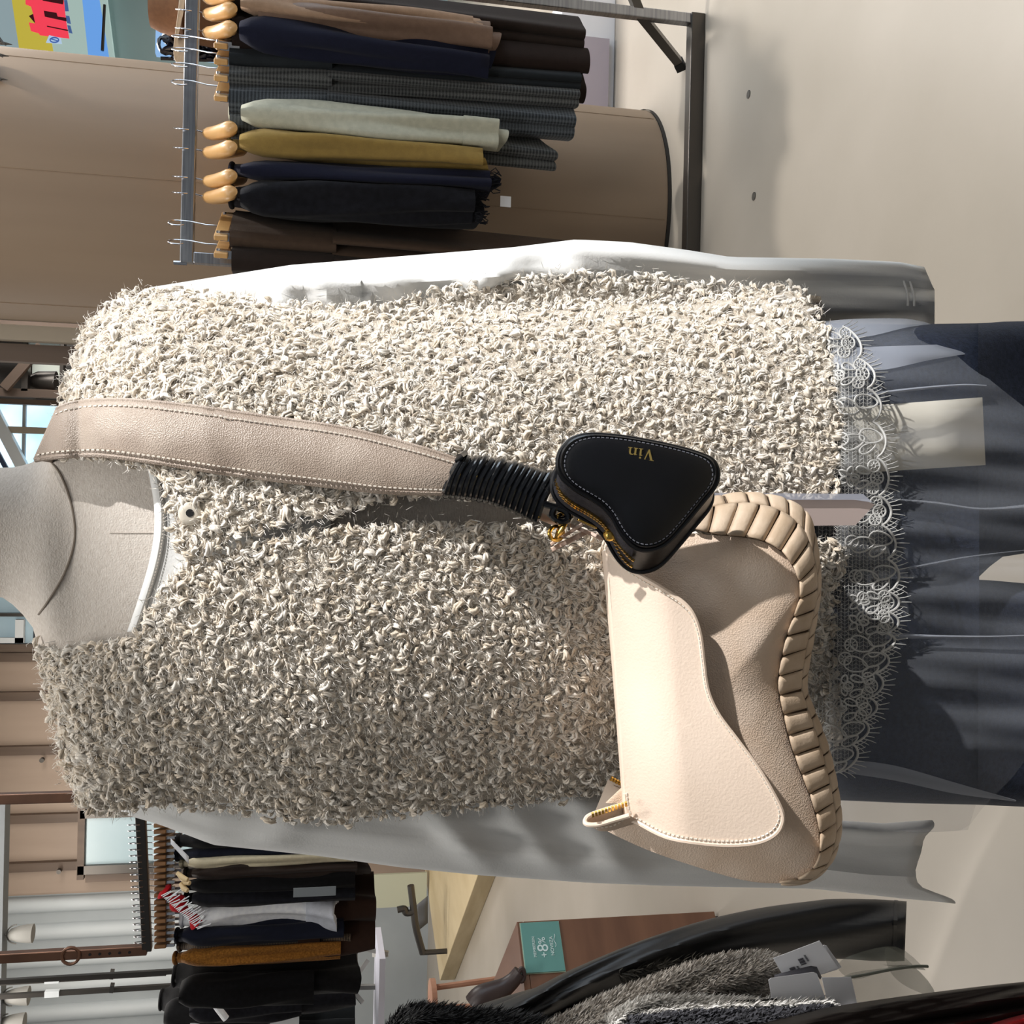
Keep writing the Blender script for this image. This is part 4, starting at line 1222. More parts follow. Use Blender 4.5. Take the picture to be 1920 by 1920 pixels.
GR = 'garments on the right rack'; GH = 'hangers on the right rack'
NEAR = YRK - .19


def zx(x, y, Y): return P(x, y, Y)[2]


c_sage = cloth('sage_cotton', (176, 176, 160)); c_must = cloth('mustard_cotton', (142, 118, 66)); c_navy = cloth('navy_cotton', (19, 22, 40))
c_black = cloth('black_cotton', (13, 14, 20), (22, 23, 30)); c_brown = cloth('umber_twill', (70, 56, 46)); c_dbrown = cloth('dark_umber', (40, 32, 28)); c_char = cloth('charcoal', (30, 34, 38)); c_taupe = cloth('taupe_satin', (112, 90, 76), rough=.5); c_coffee = cloth('coffee_twill', (34, 24, 20)); c_camel = cloth('camel_shirt', (150, 124, 102))


def plaid(name, c1, c2):
    m = mat(name, srgb(*c1), .9, spec=.15, sheen=.1)
    nt = m.node_tree; N = nt.nodes; L = nt.links; b = N['Principled BSDF']; tc = N.new('ShaderNodeTexCoord'); out = []
    for ax, s_ in (('Z', 34.), ('Y', 40.), ('X', 40.)):
        wv = N.new('ShaderNodeTexWave'); wv.bands_direction = ax; wv.inputs['Scale'].default_value = s_; wv.inputs['Distortion'].default_value = .4; L.new(tc.outputs['Object'], wv.inputs['Vector']); out.append(wv.outputs['Fac'])
    ns = N.new('ShaderNodeTexNoise'); ns.inputs['Scale'].default_value = 500; L.new(tc.outputs['Object'], ns.inputs['Vector'])
    a = N.new('ShaderNodeMath'); a.operation = 'ADD'; L.new(out[0], a.inputs[0]); L.new(out[1], a.inputs[1])
    a2 = N.new('ShaderNodeMath'); a2.operation = 'MULTIPLY'; L.new(a.outputs[0], a2.inputs[0]); L.new(ns.outputs['Fac'], a2.inputs[1])
    mx = N.new('ShaderNodeMix'); mx.data_type = 'RGBA'; mx.inputs[6].default_value = srgb(*c1); mx.inputs[7].default_value = srgb(*c2)
    L.new(a2.outputs[0], mx.inputs[0]); L.new(mx.outputs[2], b.inputs['Base Color'])
    return m


c_plaid = plaid('grey_plaid', (38, 40, 42), (96, 98, 98)); c_plaid2 = plaid('blue_grey_plaid', (36, 40, 44), (90, 96, 102))


def rx(y, Y=NEAR, x=600): return P(x, y, Y)[0]


def th(y0, y1, Y=NEAR): return abs(P(600, y0, Y)[0] - P(600, y1, Y)[0])


# (hook picture row, garment rows y0,y1, top col, bottom col ...)
def right_shirt(lab, nm, cat, yh, y0, y1, xt, xb, m, seed, slx=0., sl=None, cuff=None, hl=''):
    Xh = P(356, yh, YRK)[0]; zn = zx(404, yh, YRK)
    rv = -math.atan(Xh / YRK)
    coat_hanger(Xh, YRK, zr_, hl, GH, zn, rot=rv, lean=P(404, yh + 8, YRK)[0] - Xh)
    X = rx((y0 + y1) / 2, YRK); zt = zx(xt, yh, YRK)
    shirt(nm, lab, cat, X, YRK, zt, zx(xb, (y0 + y1) / 2, NEAR), th(y0, y1), .42, m, seed, GR, rot=rv, slx=slx, sleeve_len=sl or (zt - zx(xb, yh, NEAR) - .09), cuff=cuff)


right_shirt('plain black overshirt with frayed hem, left of the navy shirt on the right rack', 'overshirt', 'shirt', 363, 352, 412, 438, 900, c_black, 1, slx=.03, hl='wooden hanger holding the black overshirt')
right_shirt('navy blue shirt between the black overshirt and the mustard shirt', 'shirt', 'shirt', 333, 314, 350, 438, 930, c_navy, 2, slx=.02, hl='wooden hanger holding the navy shirt beside the mustard one')
right_shirt('mustard khaki shirt hanging on the right rack', 'shirt', 'shirt', 279, 256, 302, 436, 915, c_must, 3, slx=.01, hl='wooden hanger holding the mustard shirt')
right_shirt('pale sage grey shirt with a wide cuffed sleeve on the right rack', 'shirt', 'shirt', 243, 202, 252, 438, 945, c_sage, 4, cuff=c_sage, hl='wooden hanger holding the pale sage shirt')
right_shirt('dark navy jacket at the right end of the right rack', 'jacket', 'jacket', 55, 44, 104, 436, 930, c_navy, 5, slx=-.02, hl='wooden hanger holding the dark navy jacket')
right_shirt('camel brown shirt at the frame edge of the right rack', 'shirt', 'shirt', 20, 6, 44, 438, 900, c_camel, 6, hl='wooden hanger holding the camel brown shirt')
right_shirt('taupe satin blouse with wrinkled hem at the frame edge', 'blouse', 'blouse', -10, 10, 66, 470, 935, c_taupe, 7, hl='wooden hanger partly outside the frame, holding the taupe blouse')


def right_trousers(lab, yh, y0, y1, xt, xb, m, seed, rot, depth=.24, slx=0., hem=0., hl='', dz=0.):
    Xh = P(356, yh, YRK)[0]; zb_ = zx(425, yh, YRK)
    rot = -math.atan(Xh / YRK) + rot * .6
    clip_hanger(Xh, YRK - .06, zr_, hl, GH, zb_, rot=rot, half=.12)
    X = rx((y0 + y1) / 2, YRK - .1)
    trousers('trousers', lab, 'trousers', X, YRK - .06 + dz, zx(xt, yh, YRK), zx(xb, (y0 + y1) / 2, NEAR), th(y0, y1), depth, m, seed, GR, rot=rot, slx=slx, hem=hem)


right_trousers('grey plaid trousers nearest the sage shirt on the right rack', 172, 192, 250, 442, 1020, c_plaid, 11, -.45, slx=-.02, hem=.12, hl='wooden clip hanger with the grey plaid trousers next to the sage shirt')
right_trousers('blue grey plaid trousers with the lowest hem, second from the sage shirt', 140, 150, 214, 440, 1085, c_plaid2, 12, -.35, slx=.02, hl='wooden clip hanger with the blue grey plaid trousers')
right_trousers('charcoal plaid trousers, third from the sage shirt on the right rack', 112, 112, 158, 440, 1092, c_plaid, 13, -.3, slx=.03, hl='wooden clip hanger with the charcoal plaid trousers')
right_trousers('plain black wide trousers right of the plaid trousers', 88, 84, 128, 440, 1095, c_char, 14, -.2, slx=.03, hl='wooden clip hanger with the black wide trousers')
right_trousers('very dark brown trousers behind the navy jacket', -2, 26, 112, 446, 1112, c_coffee, 15, -.1, slx=-.01, hl='wooden clip hanger with the very dark brown trousers')
right_trousers('dark brown trousers at the right frame edge behind the camel shirt', -40, -28, 30, 446, 1105, c_dbrown, 18, -.1, slx=0, hl='wooden clip hanger with the brown trousers at the frame edge')
right_trousers('taupe brown trousers left of the black overshirt on the right rack', 430, 412, 452, 440, 1120, c_brown, 16, -.45, slx=-.02, hl='wooden clip hanger with the taupe brown trousers')
right_trousers('blackish brown trousers at the left end of the right rack', 465, 446, 506, 444, 1120, c_dbrown, 17, -.4, slx=-.02, hl='wooden clip hanger at the left end of the right rack')
# frayed hem of the black overshirt and little white care labels
k = MB(); rr = random.Random(2)
for i in range(46):
    y = 318 + i * 2.1; p = P(916 + rr.uniform(-4, 4) - (22 if y > 352 else 0), y + 4, NEAR - .02); k.tube([p, p + np.array([rr.uniform(-.01, .01), rr.uniform(-.01, .01), -.012]), p + np.array([rr.uniform(-.012, .012), 0, -.03])], .0016, 4)
stuff(k.build('fringe', c_black, bpy.data.objects['overshirt']))
k = MB(); k.box(P(948, 378, NEAR + .05), (.03, .002, .03)); k.build('care_label', M_paper, bpy.data.objects['overshirt'], False)

# hat and wire jewellery behind the rail
hb = P(330, 20, 4.2); hat = thing('brown_hat', 'brown brimmed hat at the top beyond the rack rail', 'hat', hb)
m_hat = cloth('hat_felt', (120, 88, 66)); m_hat2 = cloth('hat_cream', (206, 190, 170))
k = MB(); k.loft([[hb + np.array([r_ * math.cos(a), r_ * math.sin(a), z]) for a in np.linspace(0, 2 * math.pi, 30, endpoint=False)] for r_, z in ((.02, .10), (.07, .095), (.085, .06), (.095, .0), (.1, -.02))]); k.build('crown', m_hat, hat)
k = MB(); k.loft([[hb + np.array([r_ * math.cos(a), r_ * math.sin(a), z + .02 * math.cos(2 * a)]) for a in np.linspace(0, 2 * math.pi, 30, endpoint=False)] for r_, z in ((.09, -.02), (.14, -.03), (.19, -.02))], caps=False); k.build('brim', m_hat2, hat, solid=.004)
hb2 = P(400, 30, 4.3); k = MB(); k.loft([[hb2 + np.array([r_ * math.cos(a), r_ * math.sin(a), z]) for a in np.linspace(0, 2 * math.pi, 24, endpoint=False)] for r_, z in ((.02, .2), (.09, .18), (.11, .1), (.12, .0), (.115, -.12), (.1, -.16))]); tag(k.build('suede_bag', cloth('suede', (104, 76, 54))), 'brown suede pouch bag behind the rack rail', 'bag')
rr = random.Random(9)
k = MB(); nt_ = thing('tangled_necklaces', 'tangle of dark necklaces on a bright stand behind the rail', 'jewellery', P(360, 90, 4.4))
for i in range(22):
    a = [P(300 + rr.uniform(0, 125), 62 + rr.uniform(0, 50), 4.4 + rr.uniform(-.05, .05)) for _ in range(5)]
    k.tube(cr(a, 5), .008, 5)
k.build('strands', mat('jet_beads', srgb(14, 18, 34), .2), nt_)
k = MB(); k.box(P(362, 88, 4.55), (.10, .04, .30)); k.build('stand', em('glow_stand', (150, 196, 246), .7), nt_, False)  # stand's pale blue brightness is emitted, though it is no lamp
# white display blocks beyond the rack
p = PZ(1180, 110, 0); bx = thing('display_block', 'white display block with a lilac side on the floor beyond the rack', 'display block', p)
mw = mat('white_lacquer', srgb(236, 236, 240), .4); ml_ = mat('lilac_panel', srgb(176, 166, 176), .5)
k = MB(); k.box((p[0] - .05, p[1] + .45, .11), (.75, .5, .22)); k.build('body', mw, bx, False, bev=.004)
k = MB(); k.box((p[0] - .02, p[1] + .19, .11), (.34, .03, .16)); k.build('side_panel', ml_, bx, False)
p = P(1150, 150, 4.1); k = MB(); k.tube([p + np.array([0, 0, .16]), p + np.array([0, 0, -.02])], .012, 8); k.tube([p + np.array([0, 0, -.02]), p + np.array([0, 0, -.12])], .022, 8); tag(k.build('stand_leg', M_gun), 'short grey stand leg beside the white display block', 'stand')
p = P(1100, 70, 4.0); k = MB(); k.loft([[p + np.array([.05 * math.sin(s_ * 2) + q * .12, -.02 * s_, -.10 * s_ + .03 * math.sin(q * 3)]) for q in np.linspace(0, 1, 8)] for s_ in np.linspace(0, 1, 6)], closed=False); tag(k.build('draped_cloth', mat('ivory_cloth', srgb(222, 218, 206), .8), solid=.003), 'ivory cloth end hanging below the dark trousers', 'cloth')

# ================================================================ LEFT SUSPENDED RAIL
YA = 3.75
a = P(262, 1490, YA - .05); b = P(276, 1780, YA + .2); b[2] = a[2]
lr = thing('hanging_rail', 'copper brown clothes rail hung from the ceiling on the left', 'clothes rail', b)
M_copper = mat('copper_pipe', srgb(126, 92, 74), .4, metal=.6, c2=srgb(104, 78, 64), scale=8)
k = MB(); k.bar(a, b, .028, .034); k.build('rail', M_gun, lr, False, bev=.003)
k = MB(); k.bar(b, (b[0], b[1], 4.1), .034, .034); k.build('drop_tube', M_copper, lr, False, bev=.003)
pc = P(135, 1781, b[1]); k = MB(); k.tube([(b[0] + .03 * math.cos(t), b[1] - .02, pc[2] + .03 * math.sin(t)) for t in np.linspace(0, 2 * math.pi, 18, endpoint=False)], .006, 6, True); k.build('ring_collar', M_copper, lr)
for i in range(6):
    p = P(152 + i * 18.5, 1779 - i * .8, b[1]); k = MB(); k.tube([(b[0], b[1] - .0175, p[2]), (b[0], b[1] - .0195, p[2])], .005, 8); k.build('hole', M_rubber, lr)
k = MB(); k.bar(a, (a[0], a[1], 4.1), .034, .034); k.build('drop_tube', M_copper, lr, False, bev=.003)


def lrail(y):                      # point of the rail seen at picture row y
    best = min(np.linspace(0, 1, 400), key=lambda t: abs(pix(a + (b - a) * t)[1] - y)); return a + (b - a) * best


GL = 'garments on the left rail'; GLH = 'hangers on the left rail'
rot_l = math.atan2((b - a)[1], (b - a)[0]) - math.pi
wd2 = mat('dark_hanger_wood', srgb(150, 108, 66), .45, c2=srgb(122, 84, 48), scale=9, stretch=(1, .15, 1))
c_red = cloth('red_knit', (186, 24, 34)); c_white = cloth('white_pleat', (236, 238, 244)); c_cream = cloth('cream_linen', (196, 186, 160)); c_dkb = cloth('espresso_satin', (44, 34, 30), rough=.5); c_ink = cloth('ink_black', (9, 9, 11), (15, 15, 18)); c_ochre = cloth('ochre_knit', (116, 74, 26), (150, 100, 40), cscale=160, bump=.8, scale=200); c_mid = cloth('midnight_knit', (18, 22, 36)); c_check = plaid('houndstooth', (24, 22, 20), (120, 104, 88)); c_choc = cloth('chocolate_wool', (46, 30, 22)); c_lace = cloth('white_lace_hem', (206, 210, 220))
items = [
    (1563, 1553, 1586, 338, 700, c_ink, 'top', 'black beaded top nearest the mannequin sleeve on the left rail', 'top'),
    (1584, 1580, 1606, 336, 838, c_mid, 'dress', 'long dark dress with the lowest hem on the left rail', 'dress'),
    (1606, 1600, 1622, 345, 690, c_cream, 'vest_shirt', 'cream linen shirt among the black clothes on the left rail', 'shirt'),
    (1624, 1618, 1642, 352, 690, c_dkb, 'blouse', 'espresso brown satin blouse left of the cream shirt', 'blouse'),
    (1646, 1640, 1668, 350, 610, c_ink, 'jacket', 'black jacket just left of the espresso blouse', 'jacket'),
    (1668, 1664, 1694, 352, 600, c_black, 'jacket', 'second black jacket, touching the white pleated blouse', 'jacket'),
    (1700, 1692, 1736, 345, 632, c_white, 'blouse', 'white pleated blouse with lace hem on the left rail', 'blouse'),
    (1716, 1660, 1764, 560, 706, c_choc, 'skirt', 'chocolate brown wool skirt below the white blouse', 'skirt'),
    (1737, 1728, 1764, 335, 640, c_mid, 'cardigan', 'midnight blue cardigan left of the white blouse', 'cardigan'),
    (1757, 1754, 1776, 340, 662, c_check, 'coat', 'small houndstooth coat between the blue cardigan and the ochre knit', 'coat'),
    (1776, 1774, 1802, 332, 606, c_ochre, 'cardigan', 'ochre brown ribbed knit cardigan on the left rail', 'cardigan'),
]
for i, (yh, y0, y1, xt, xb, m, nm, lab, cat) in enumerate(items):
    p = lrail(min(yh, 1772)); Yg = p[1] - .16; zt = P(xt, yh, p[1])[2]; X = P((xt + xb) / 2, (y0 + y1) / 2, p[1])[0]
    if nm == 'skirt':
        trousers(nm, lab, cat, X, p[1], zt, P(xb, yh, Yg)[2], th(y0, y1, Yg), .3, m, 40 + i, GL, rot=rot_l * .3, gather=.5)
        continue
    shirt(nm, lab, cat, X, p[1], zt, P(xb, (y0 + y1) / 2, Yg)[2], th(y0, y1, Yg) * 1.05, .36, m, 40 + i, GL, rot=-math.atan(X / p[1]), sleeve_len=(.52 if nm in ('jacket', 'cardigan', 'blouse', 'vest_shirt') and m is not c_white else None), hemm=(c_lace if m is c_white else None), wav=(1.6 if m is c_white else .8))
for i, yh in enumerate(np.arange(1546, 1776, 11.6)):
    p = lrail(yh)
    nth = ['first', 'second', 'third', 'fourth', 'fifth', 'sixth', 'seventh', 'eighth', 'ninth', 'tenth', 'eleventh', 'twelfth', 'thirteenth', 'fourteenth', 'fifteenth', 'sixteenth', 'seventeenth', 'eighteenth', 'nineteenth', 'twentieth', 'last'][i]
    clip_hanger(p[0], p[1], p[2], '%s wooden clip hanger from the mannequin side on the left rail' % nth, GLH, P(309, yh, p[1])[2], rot=.25, half=.13, m=wd2, bh=.04, cw=.009)
# red blouse collar and pale hanger tips
p = P(345, 1690, YA - .12); k = MB(); k.loft([[p + np.array([-.11 + .16 * t + .03 * math.cos(q), .02 * math.sin(q), .10 - .2 * t + .035 * math.sin(q)]) for q in np.linspace(0, 2 * math.pi, 12, endpoint=False)] for t in (.1, .4, .7, 1.)]);
k = MB(); pts = [P(x, y, YA - .02) for x, y in ((305, 1668), (330, 1690), (372, 1730))]; k.tube(cr(pts, 8), [.02 + .012 * math.sin(i * .9) for i in range(17)], 10)
rs_ = tag(k.build('red_scarf', c_red), 'red knitted scarf draped beside the white pleated blouse', 'scarf')
k = MB(); rr = random.Random(4)
for i in range(26):
    t = i / 25; q = np.array(pts[0]) * (1 - t) + np.array(pts[2]) * t; k.tube([q + np.array([-.01, -.03, 0]), q + np.array([rr.uniform(.0, .03), -.035, -.03 - rr.uniform(0, .03)])], .002, 4)
stuff(k.build('white_fringe', c_white, rs_))
jk1 = [o for o in bpy.data.objects if o.get('label', '').startswith('black jacket just left')][0]; tp1 = [o for o in bpy.data.objects if o.get('label', '').startswith('black beaded top')][0]
for i, (x0_, y0_, x1_, y1_) in enumerate(((332, 1642, 352, 1650), (340, 1652, 356, 1656), (338, 1662, 352, 1670))):
    k = MB(); k.tube([P(x0_, y0_ - 6, YA - .22), P((x0_ + x1_) / 2, (y0_ + y1_) / 2, YA - .23), P(x1_, y1_, YA - .24)], [.006, .010, .007], 10)
    k.build('hanger_tip', mat('pale_wood', srgb(222, 196, 150), .45), jk1)  # pale hanger tip, only parented to the jacket
k = MB(); k.loft([[P(320 + 34 * t, 1572 + 34 * t + q * (10 + 4 * t), YA - .2) for q in np.linspace(0, 1, 4)] for t in np.linspace(0, 1, 6)], closed=False); k.build('white_label', M_paper, tp1, solid=.002)  # small white label, parented to the black top
k = MB(); k.box(P(590, 1672, YA - .25), (.03, .004, .14)); k.build('swing_tag', mat('grey_card', srgb(120, 126, 130), .5), jk1, False)

# wall mirror
mir = thing('wall_mirror', 'framed mirror on the plywood wall above the left rail', 'mirror', P(205, 1580, YW))
M_mirror = mat('mirror_glass', srgb(176, 196, 202), .25, c2=srgb(166, 188, 196), scale=1.)
wallbox('glass', 160, 470, 1530, 1622, YW - .02, .02, M_mirror, mir)
wallbox('frame', 145, 158, 1515, 1650, YW - .06, .06, M_trimw, mir)
wallbox('frame', 145, 480, 1618, 1634, YW - .06, .06, M_gun, mir)
wallbox('frame', 160, 480, 1634, 1648, YW - .04, .05, M_trimw, mir)
wallbox('frame', 150, 480, 1515, 1530, YW - .06, .06, M_gun, mir)

# ceiling beam and track spots on the left
mb = MB(); p = P(8, 1800, 6.0); mb.box((p[0] - .4, 6.0, p[2] + .05), (2.6, .1, .1)); tag(mb.build('lamp_track', mat('grey_beam', srgb(120, 124, 126), .5), smooth=False), 'grey lamp track along the upper left', 'lamp track')
for i, (x, y, lab) in enumerate(((42, 1751, 'grey track spotlight in front of the bright ribs'), (34, 1868, 'grey track spotlight left of the hanging tubes'), (26, 1918, 'grey track spotlight at the far left frame edge'))):
    q = P(x, y, 6.0); s_ = thing('track_spotlight', lab, 'spotlight', q, 'track spotlights'); mg = mat('spot_grey', srgb(140, 138, 132), .5)
    k = MB(); k.loft([[q + np.array([r_ * math.cos(t), r_ * math.sin(t), z]) for t in np.linspace(0, 2 * math.pi, 18, endpoint=False)] for r_, z in ((.012, .075), (.03, .06), (.042, .02), (.048, -.02), (.05, -.055))]); k.build('head', mg, s_)
    k = MB(); k.tube([q + np.array([.052 * math.cos(t), 0, .05 * math.sin(t) + .03]) for t in np.linspace(0, math.pi, 12)], .004, 6); k.tube([q + np.array([0, 0, .08]), q + np.array([0, 0, .15])], .007, 8); k.build('bracket', mg, s_)

# second rail system, farther left
YBk = 5.6
for i, (y0_, y1_, x1_, lab) in enumerate(((1842, 1822, 312, 'thin grey ceiling tube left of the copper drop tube'), (1868, 1848, 352, 'thin grey ceiling tube holding the black coat rail'))):
    t0 = P(8, y0_, YBk); t1 = P(x1_, y1_, YBk); t1[0] = t0[0]; q = thing('ceiling_tube', lab, 'tube', t1)
    k = MB(); k.bar((t0[0], YBk, 4.1), t1, .022, .022); k.build('tube', M_gun, q, False)
    k = MB(); z = P(98, y0_, YBk)[2]; k.bar((t0[0], YBk, z + .035), (t0[0], YBk, z - .035), .03, .03); k.build('sleeve', M_whitemetal, q, False)
    k = MB(); z = P(210, y0_, YBk)[2]; k.bar((t0[0], YBk - .02, z), (t0[0] + .05, YBk - .05, z - .01), .02, .02); k.build('hook', M_gun, q, False)
q0 = P(346, 1820, 5.0); q1 = P(330, 1980, 5.6); q1[2] = q0[2]; k = MB(); k.bar(q0, q1, .02, .025); k.bar(q0, (q0[0], q0[1], 4.1), .02, .02); tag(k.build('far_rail', M_gun, smooth=False), 'dark rail at the far left carrying black coats', 'clothes rail')
GB = 'dark clothes on the far left rail'
for i, (y0_, y1_, xt, xb, m, nm, lab, cat, Y_) in enumerate((
        (1806, 1850, 330, 668, c_ink, 'coat', 'long black wool coat at the left end of the left rail', 'coat', 4.1),
        (1852, 1896, 304, 560, c_ink, 'jacket', 'black jacket with rounded shoulder under the thin ceiling tubes', 'jacket', 5.2),
        (1836, 1880, 350, 660, c_black, 'coat', 'black coat with a white collar, lower far left', 'coat', 4.9),
        (1884, 1960, 470, 640, c_char, 'skirt', 'dark skirt at the far left frame edge', 'skirt', 5.4))):
    X = P(xt, (y0_ + y1_) / 2, Y_)[0]
    shirt(nm, lab, cat, X, Y_, P(xt, (y0_ + y1_) / 2, Y_)[2], P(xb, (y0_ + y1_) / 2, Y_)[2], th(y0_, y1_, Y_) * 1.1, .36, m, 70 + i, GB, sleeve_len=.45)
k = MB(); q = P(424, 1868, 4.62); k.loft([[q + np.array([r_ * math.cos(t), .6 * r_ * math.sin(t), z]) for t in np.linspace(0, 2 * math.pi, 18, endpoint=False)] for r_, z in ((.015, .05), (.045, .035), (.05, 0), (.048, -.03))]); cap = tag(k.build('white_oddment', c_white), 'white beret clipped to the far left black coat', 'oddment')  # unidentified white item, given a rounded cap shape
k = MB(); pts = [P(x, y, 4.6) for x, y in ((395, 1858), (402, 1880), (420, 1905), (424, 1910))]; k.tube(cr(pts, 5), .016, 8); tag(k.build('white_strap', c_white), 'white strap hanging beside the white beret', 'strap')
k = MB(); k.loft([[P(440 + 56 * t, 1858 + q * (32 * (1 - t)) + 8 * t, 4.6 - .02 * math.sin(q * 3)) for q in np.linspace(0, 1, 8)] for t in np.linspace(0, 1, 8)], closed=False); tag(k.build('grey_scarf', cloth('silver_satin', (176, 172, 168), rough=.4), solid=.004), 'silver grey satin scarf end on the far left black coat', 'scarf')
k = MB(); k.box(P(460, 1912, 5.0), (.12, .02, .5)); tag(k.build('plain_white_panel', mat('white_panel', srgb(228, 232, 236), .5), smooth=False), 'white panel edge at the far left frame edge below the jackets', 'panel')  # plain white panel edge, no poster on it

# metal frame legs below and the white ledge
fr_ = thing('folding_stand', 'pale metal crossed frame under the dark coats on the left', 'stand', P(720, 1780, 5.6))
for (q0, q1) in (((620, 1852), (705, 1850)), ((690, 1800), (655, 1850)), ((655, 1850), (680, 1880)), ((700, 1790), (726, 1790)), ((650, 1770), (728, 1788))):
    k = MB(); k.bar(P(*q0, 5.6), P(*q1, 5.55), .022, .022); k.build('bar', mat('pale_metal', srgb(168, 166, 160), .45, metal=.4), fr_, False)
q0 = P(714, 1790, 5.3); q1 = P(714, 1990, 5.3); k = MB(); k.box(((q0[0] + q1[0]) / 2, 5.45, q0[2] - .006), (abs(q1[0] - q0[0]), .4, .03)); wl_ = tag(k.build('white_ledge', mat('ledge_white', srgb(226, 226, 240), .4), smooth=False), 'thin white ledge at the lower left under the coats', 'ledge')
st = thing('boot_rack_leg', 'dark curved metal stand leg beside the wooden platform', 'stand', P(790, 1720, 7.4))
for pts in ([(770, 1660), (775, 1700), (780, 1740), (793, 1788)], [(776, 1710), (762, 1712), (758, 1704), (745, 1706)]):
    k = MB(); k.tube(cr([P(x, y, 7.4) for x, y in pts], 5), .025, 8); k.build('tube', M_gun, st)
p = P(792, 1786, 7.4); k = MB(); k.tube([p, np.array([p[0], p[1], 0.])], .02, 8); k.build('foot', M_gun, st)
k = MB(); k.loft([[P(778 + 24 * t, 1700 + 50 * q - 20 * t, 7.5) for q in np.linspace(0, 1, 4)] for t in np.linspace(0, 1, 4)], closed=False); k.build('plate', mat('grey_plate', srgb(104, 106, 110), .5), st, solid=.01)
wallbox('pale_panel', 640, 800, 1640, 1702, 8.6, .03, mat('pale_green_panel', srgb(196, 198, 176), .6)); tag(bpy.data.objects['pale_panel'], 'pale greenish panel behind the dark dress hem', 'panel')

# low wooden platform
A_ = PZ(853, 1837, 0); B_ = PZ(931, 1639, 0); d1 = (B_ - A_) / np.linalg.norm(B_ - A_); Bx = B_ + d1 * 1.2
n1 = np.array([-d1[1], d1[0], 0]); n1 = n1 if n1[1] > 0 else -n1
Cx = PZ(800, 1656, .115); hz = .115
# back edge direction from the left corner toward the far right
At = A_ + np.array([0, 0, hz]); d2 = Cx - At; d2[2] = 0; d2 = d2 / np.linalg.norm(d2)
lim = (9.2 - A_[1]) / d2[1]; lim2 = (9.2 - Bx[1]) / d2[1]
c4 = [A_, Bx, Bx + d2 * min(1.6, lim2), A_ + d2 * min(3.2, lim)]
k = MB(); v = [q * np.array([1, 1, 0]) for q in c4] + [q * np.array([1, 1, 0]) + np.array([0, 0, hz]) for q in c4]
k.add(v, [[0, 1, 2, 3], [4, 5, 6, 7], [0, 1, 5, 4], [1, 2, 6, 5], [2, 3, 7, 6], [3, 0, 4, 7]])
tag(k.build('wooden_platform', mat('pale_oak', srgb(206, 188, 152), .55, c2=srgb(188, 168, 130), scale=4, stretch=(1, .3, 4)), smooth=False, bev=.004), 'low pale wooden platform on the floor at the left', 'platform')

# walnut plinth with the teal sign
cb = PZ(1347, 1708, 0)
d1 = np.array([-.73, -.68, 0]); d2 = np.array([-.68, .73, 0])
zt = 0.02
while pix(cb + np.array([0, 0, zt]))[0] > 969 and zt < 1.5: zt += .002
pl2 = thing('walnut_plinth', 'walnut brown wooden plinth with a teal sign on its front', 'plinth', cb)
M_wal = mat('walnut', srgb(126, 88, 66), .5, c2=srgb(104, 70, 52), scale=6, stretch=(.6, .6, 3.2), detail=6, lo=.3, hi=.7)
L1, L2 = .62, .5


def plb(p0, s1, s2, z0, z1, name, m):
    k = MB(); q = [p0, p0 + d1 * s1, p0 + d1 * s1 + d2 * s2, p0 + d2 * s2]
    v = [np.array([a_[0], a_[1], z0]) for a_ in q] + [np.array([a_[0], a_[1], z1]) for a_ in q]
    k.add(v, [[0, 1, 2, 3], [4, 5, 6, 7], [0, 1, 5, 4], [1, 2, 6, 5], [2, 3, 7, 6], [3, 0, 4, 7]]); return k.build(name, m, pl2, False, bev=.002)


plb(cb, L1, L2, .012, zt - .018, 'body', M_wal)
plb(cb, L1, L2, zt - .0175, zt, 'top', M_wal)
plb(cb + (d1 + d2) * .01, L1 - .02, L2 - .02, 0, .0118, 'foot', M_rubber)
# sign on the front face
nrm = np.cross(d1, np.array([0, 0, 1.])); nrm /= np.linalg.norm(nrm)
if nrm[1] > 0: nrm = -nrm


def onface(x, y):                  # picture point -> (along d1, z) on the plinth front
    d = ray(x, y); t = (cb - C0).dot(nrm) / d.dot(nrm); p = C0 + d * t
    return (p - cb).dot(d1), p[2]


c4 = [onface(*q) for q in ((972, 1733), (1042, 1729), (1063, 1818), (990, 1830))]
s0 = (c4[0][0] + c4[1][0]) / 2; s1 = (c4[2][0] + c4[3][0]) / 2; z1 = (c4[0][1] + c4[3][1]) / 2; z0 = (c4[1][1] + c4[2][1]) / 2
sg = thing('teal_sign', 'teal discount sign with white print on the walnut plinth', 'sign', cb + d1 * (s0 + s1) / 2 + np.array([0, 0, z0]))
q = cb + d1 * (s0 + s1) / 2 + nrm * .004 + np.array([0, 0, (z0 + z1) / 2])
k = MB(); k.box(q, (s1 - s0, .006, z1 - z0), (d1, nrm, (0, 0, 1))); k.build('board', mat('teal_card', srgb(104, 158, 152), .6), sg, False)
k = MB(); k.box(q - nrm * .003, (s1 - s0 + .004, .003, z1 - z0 + .004), (d1, nrm, (0, 0, 1))); k.build('backing', mat('sign_edge', srgb(176, 196, 176), .6), sg, False)


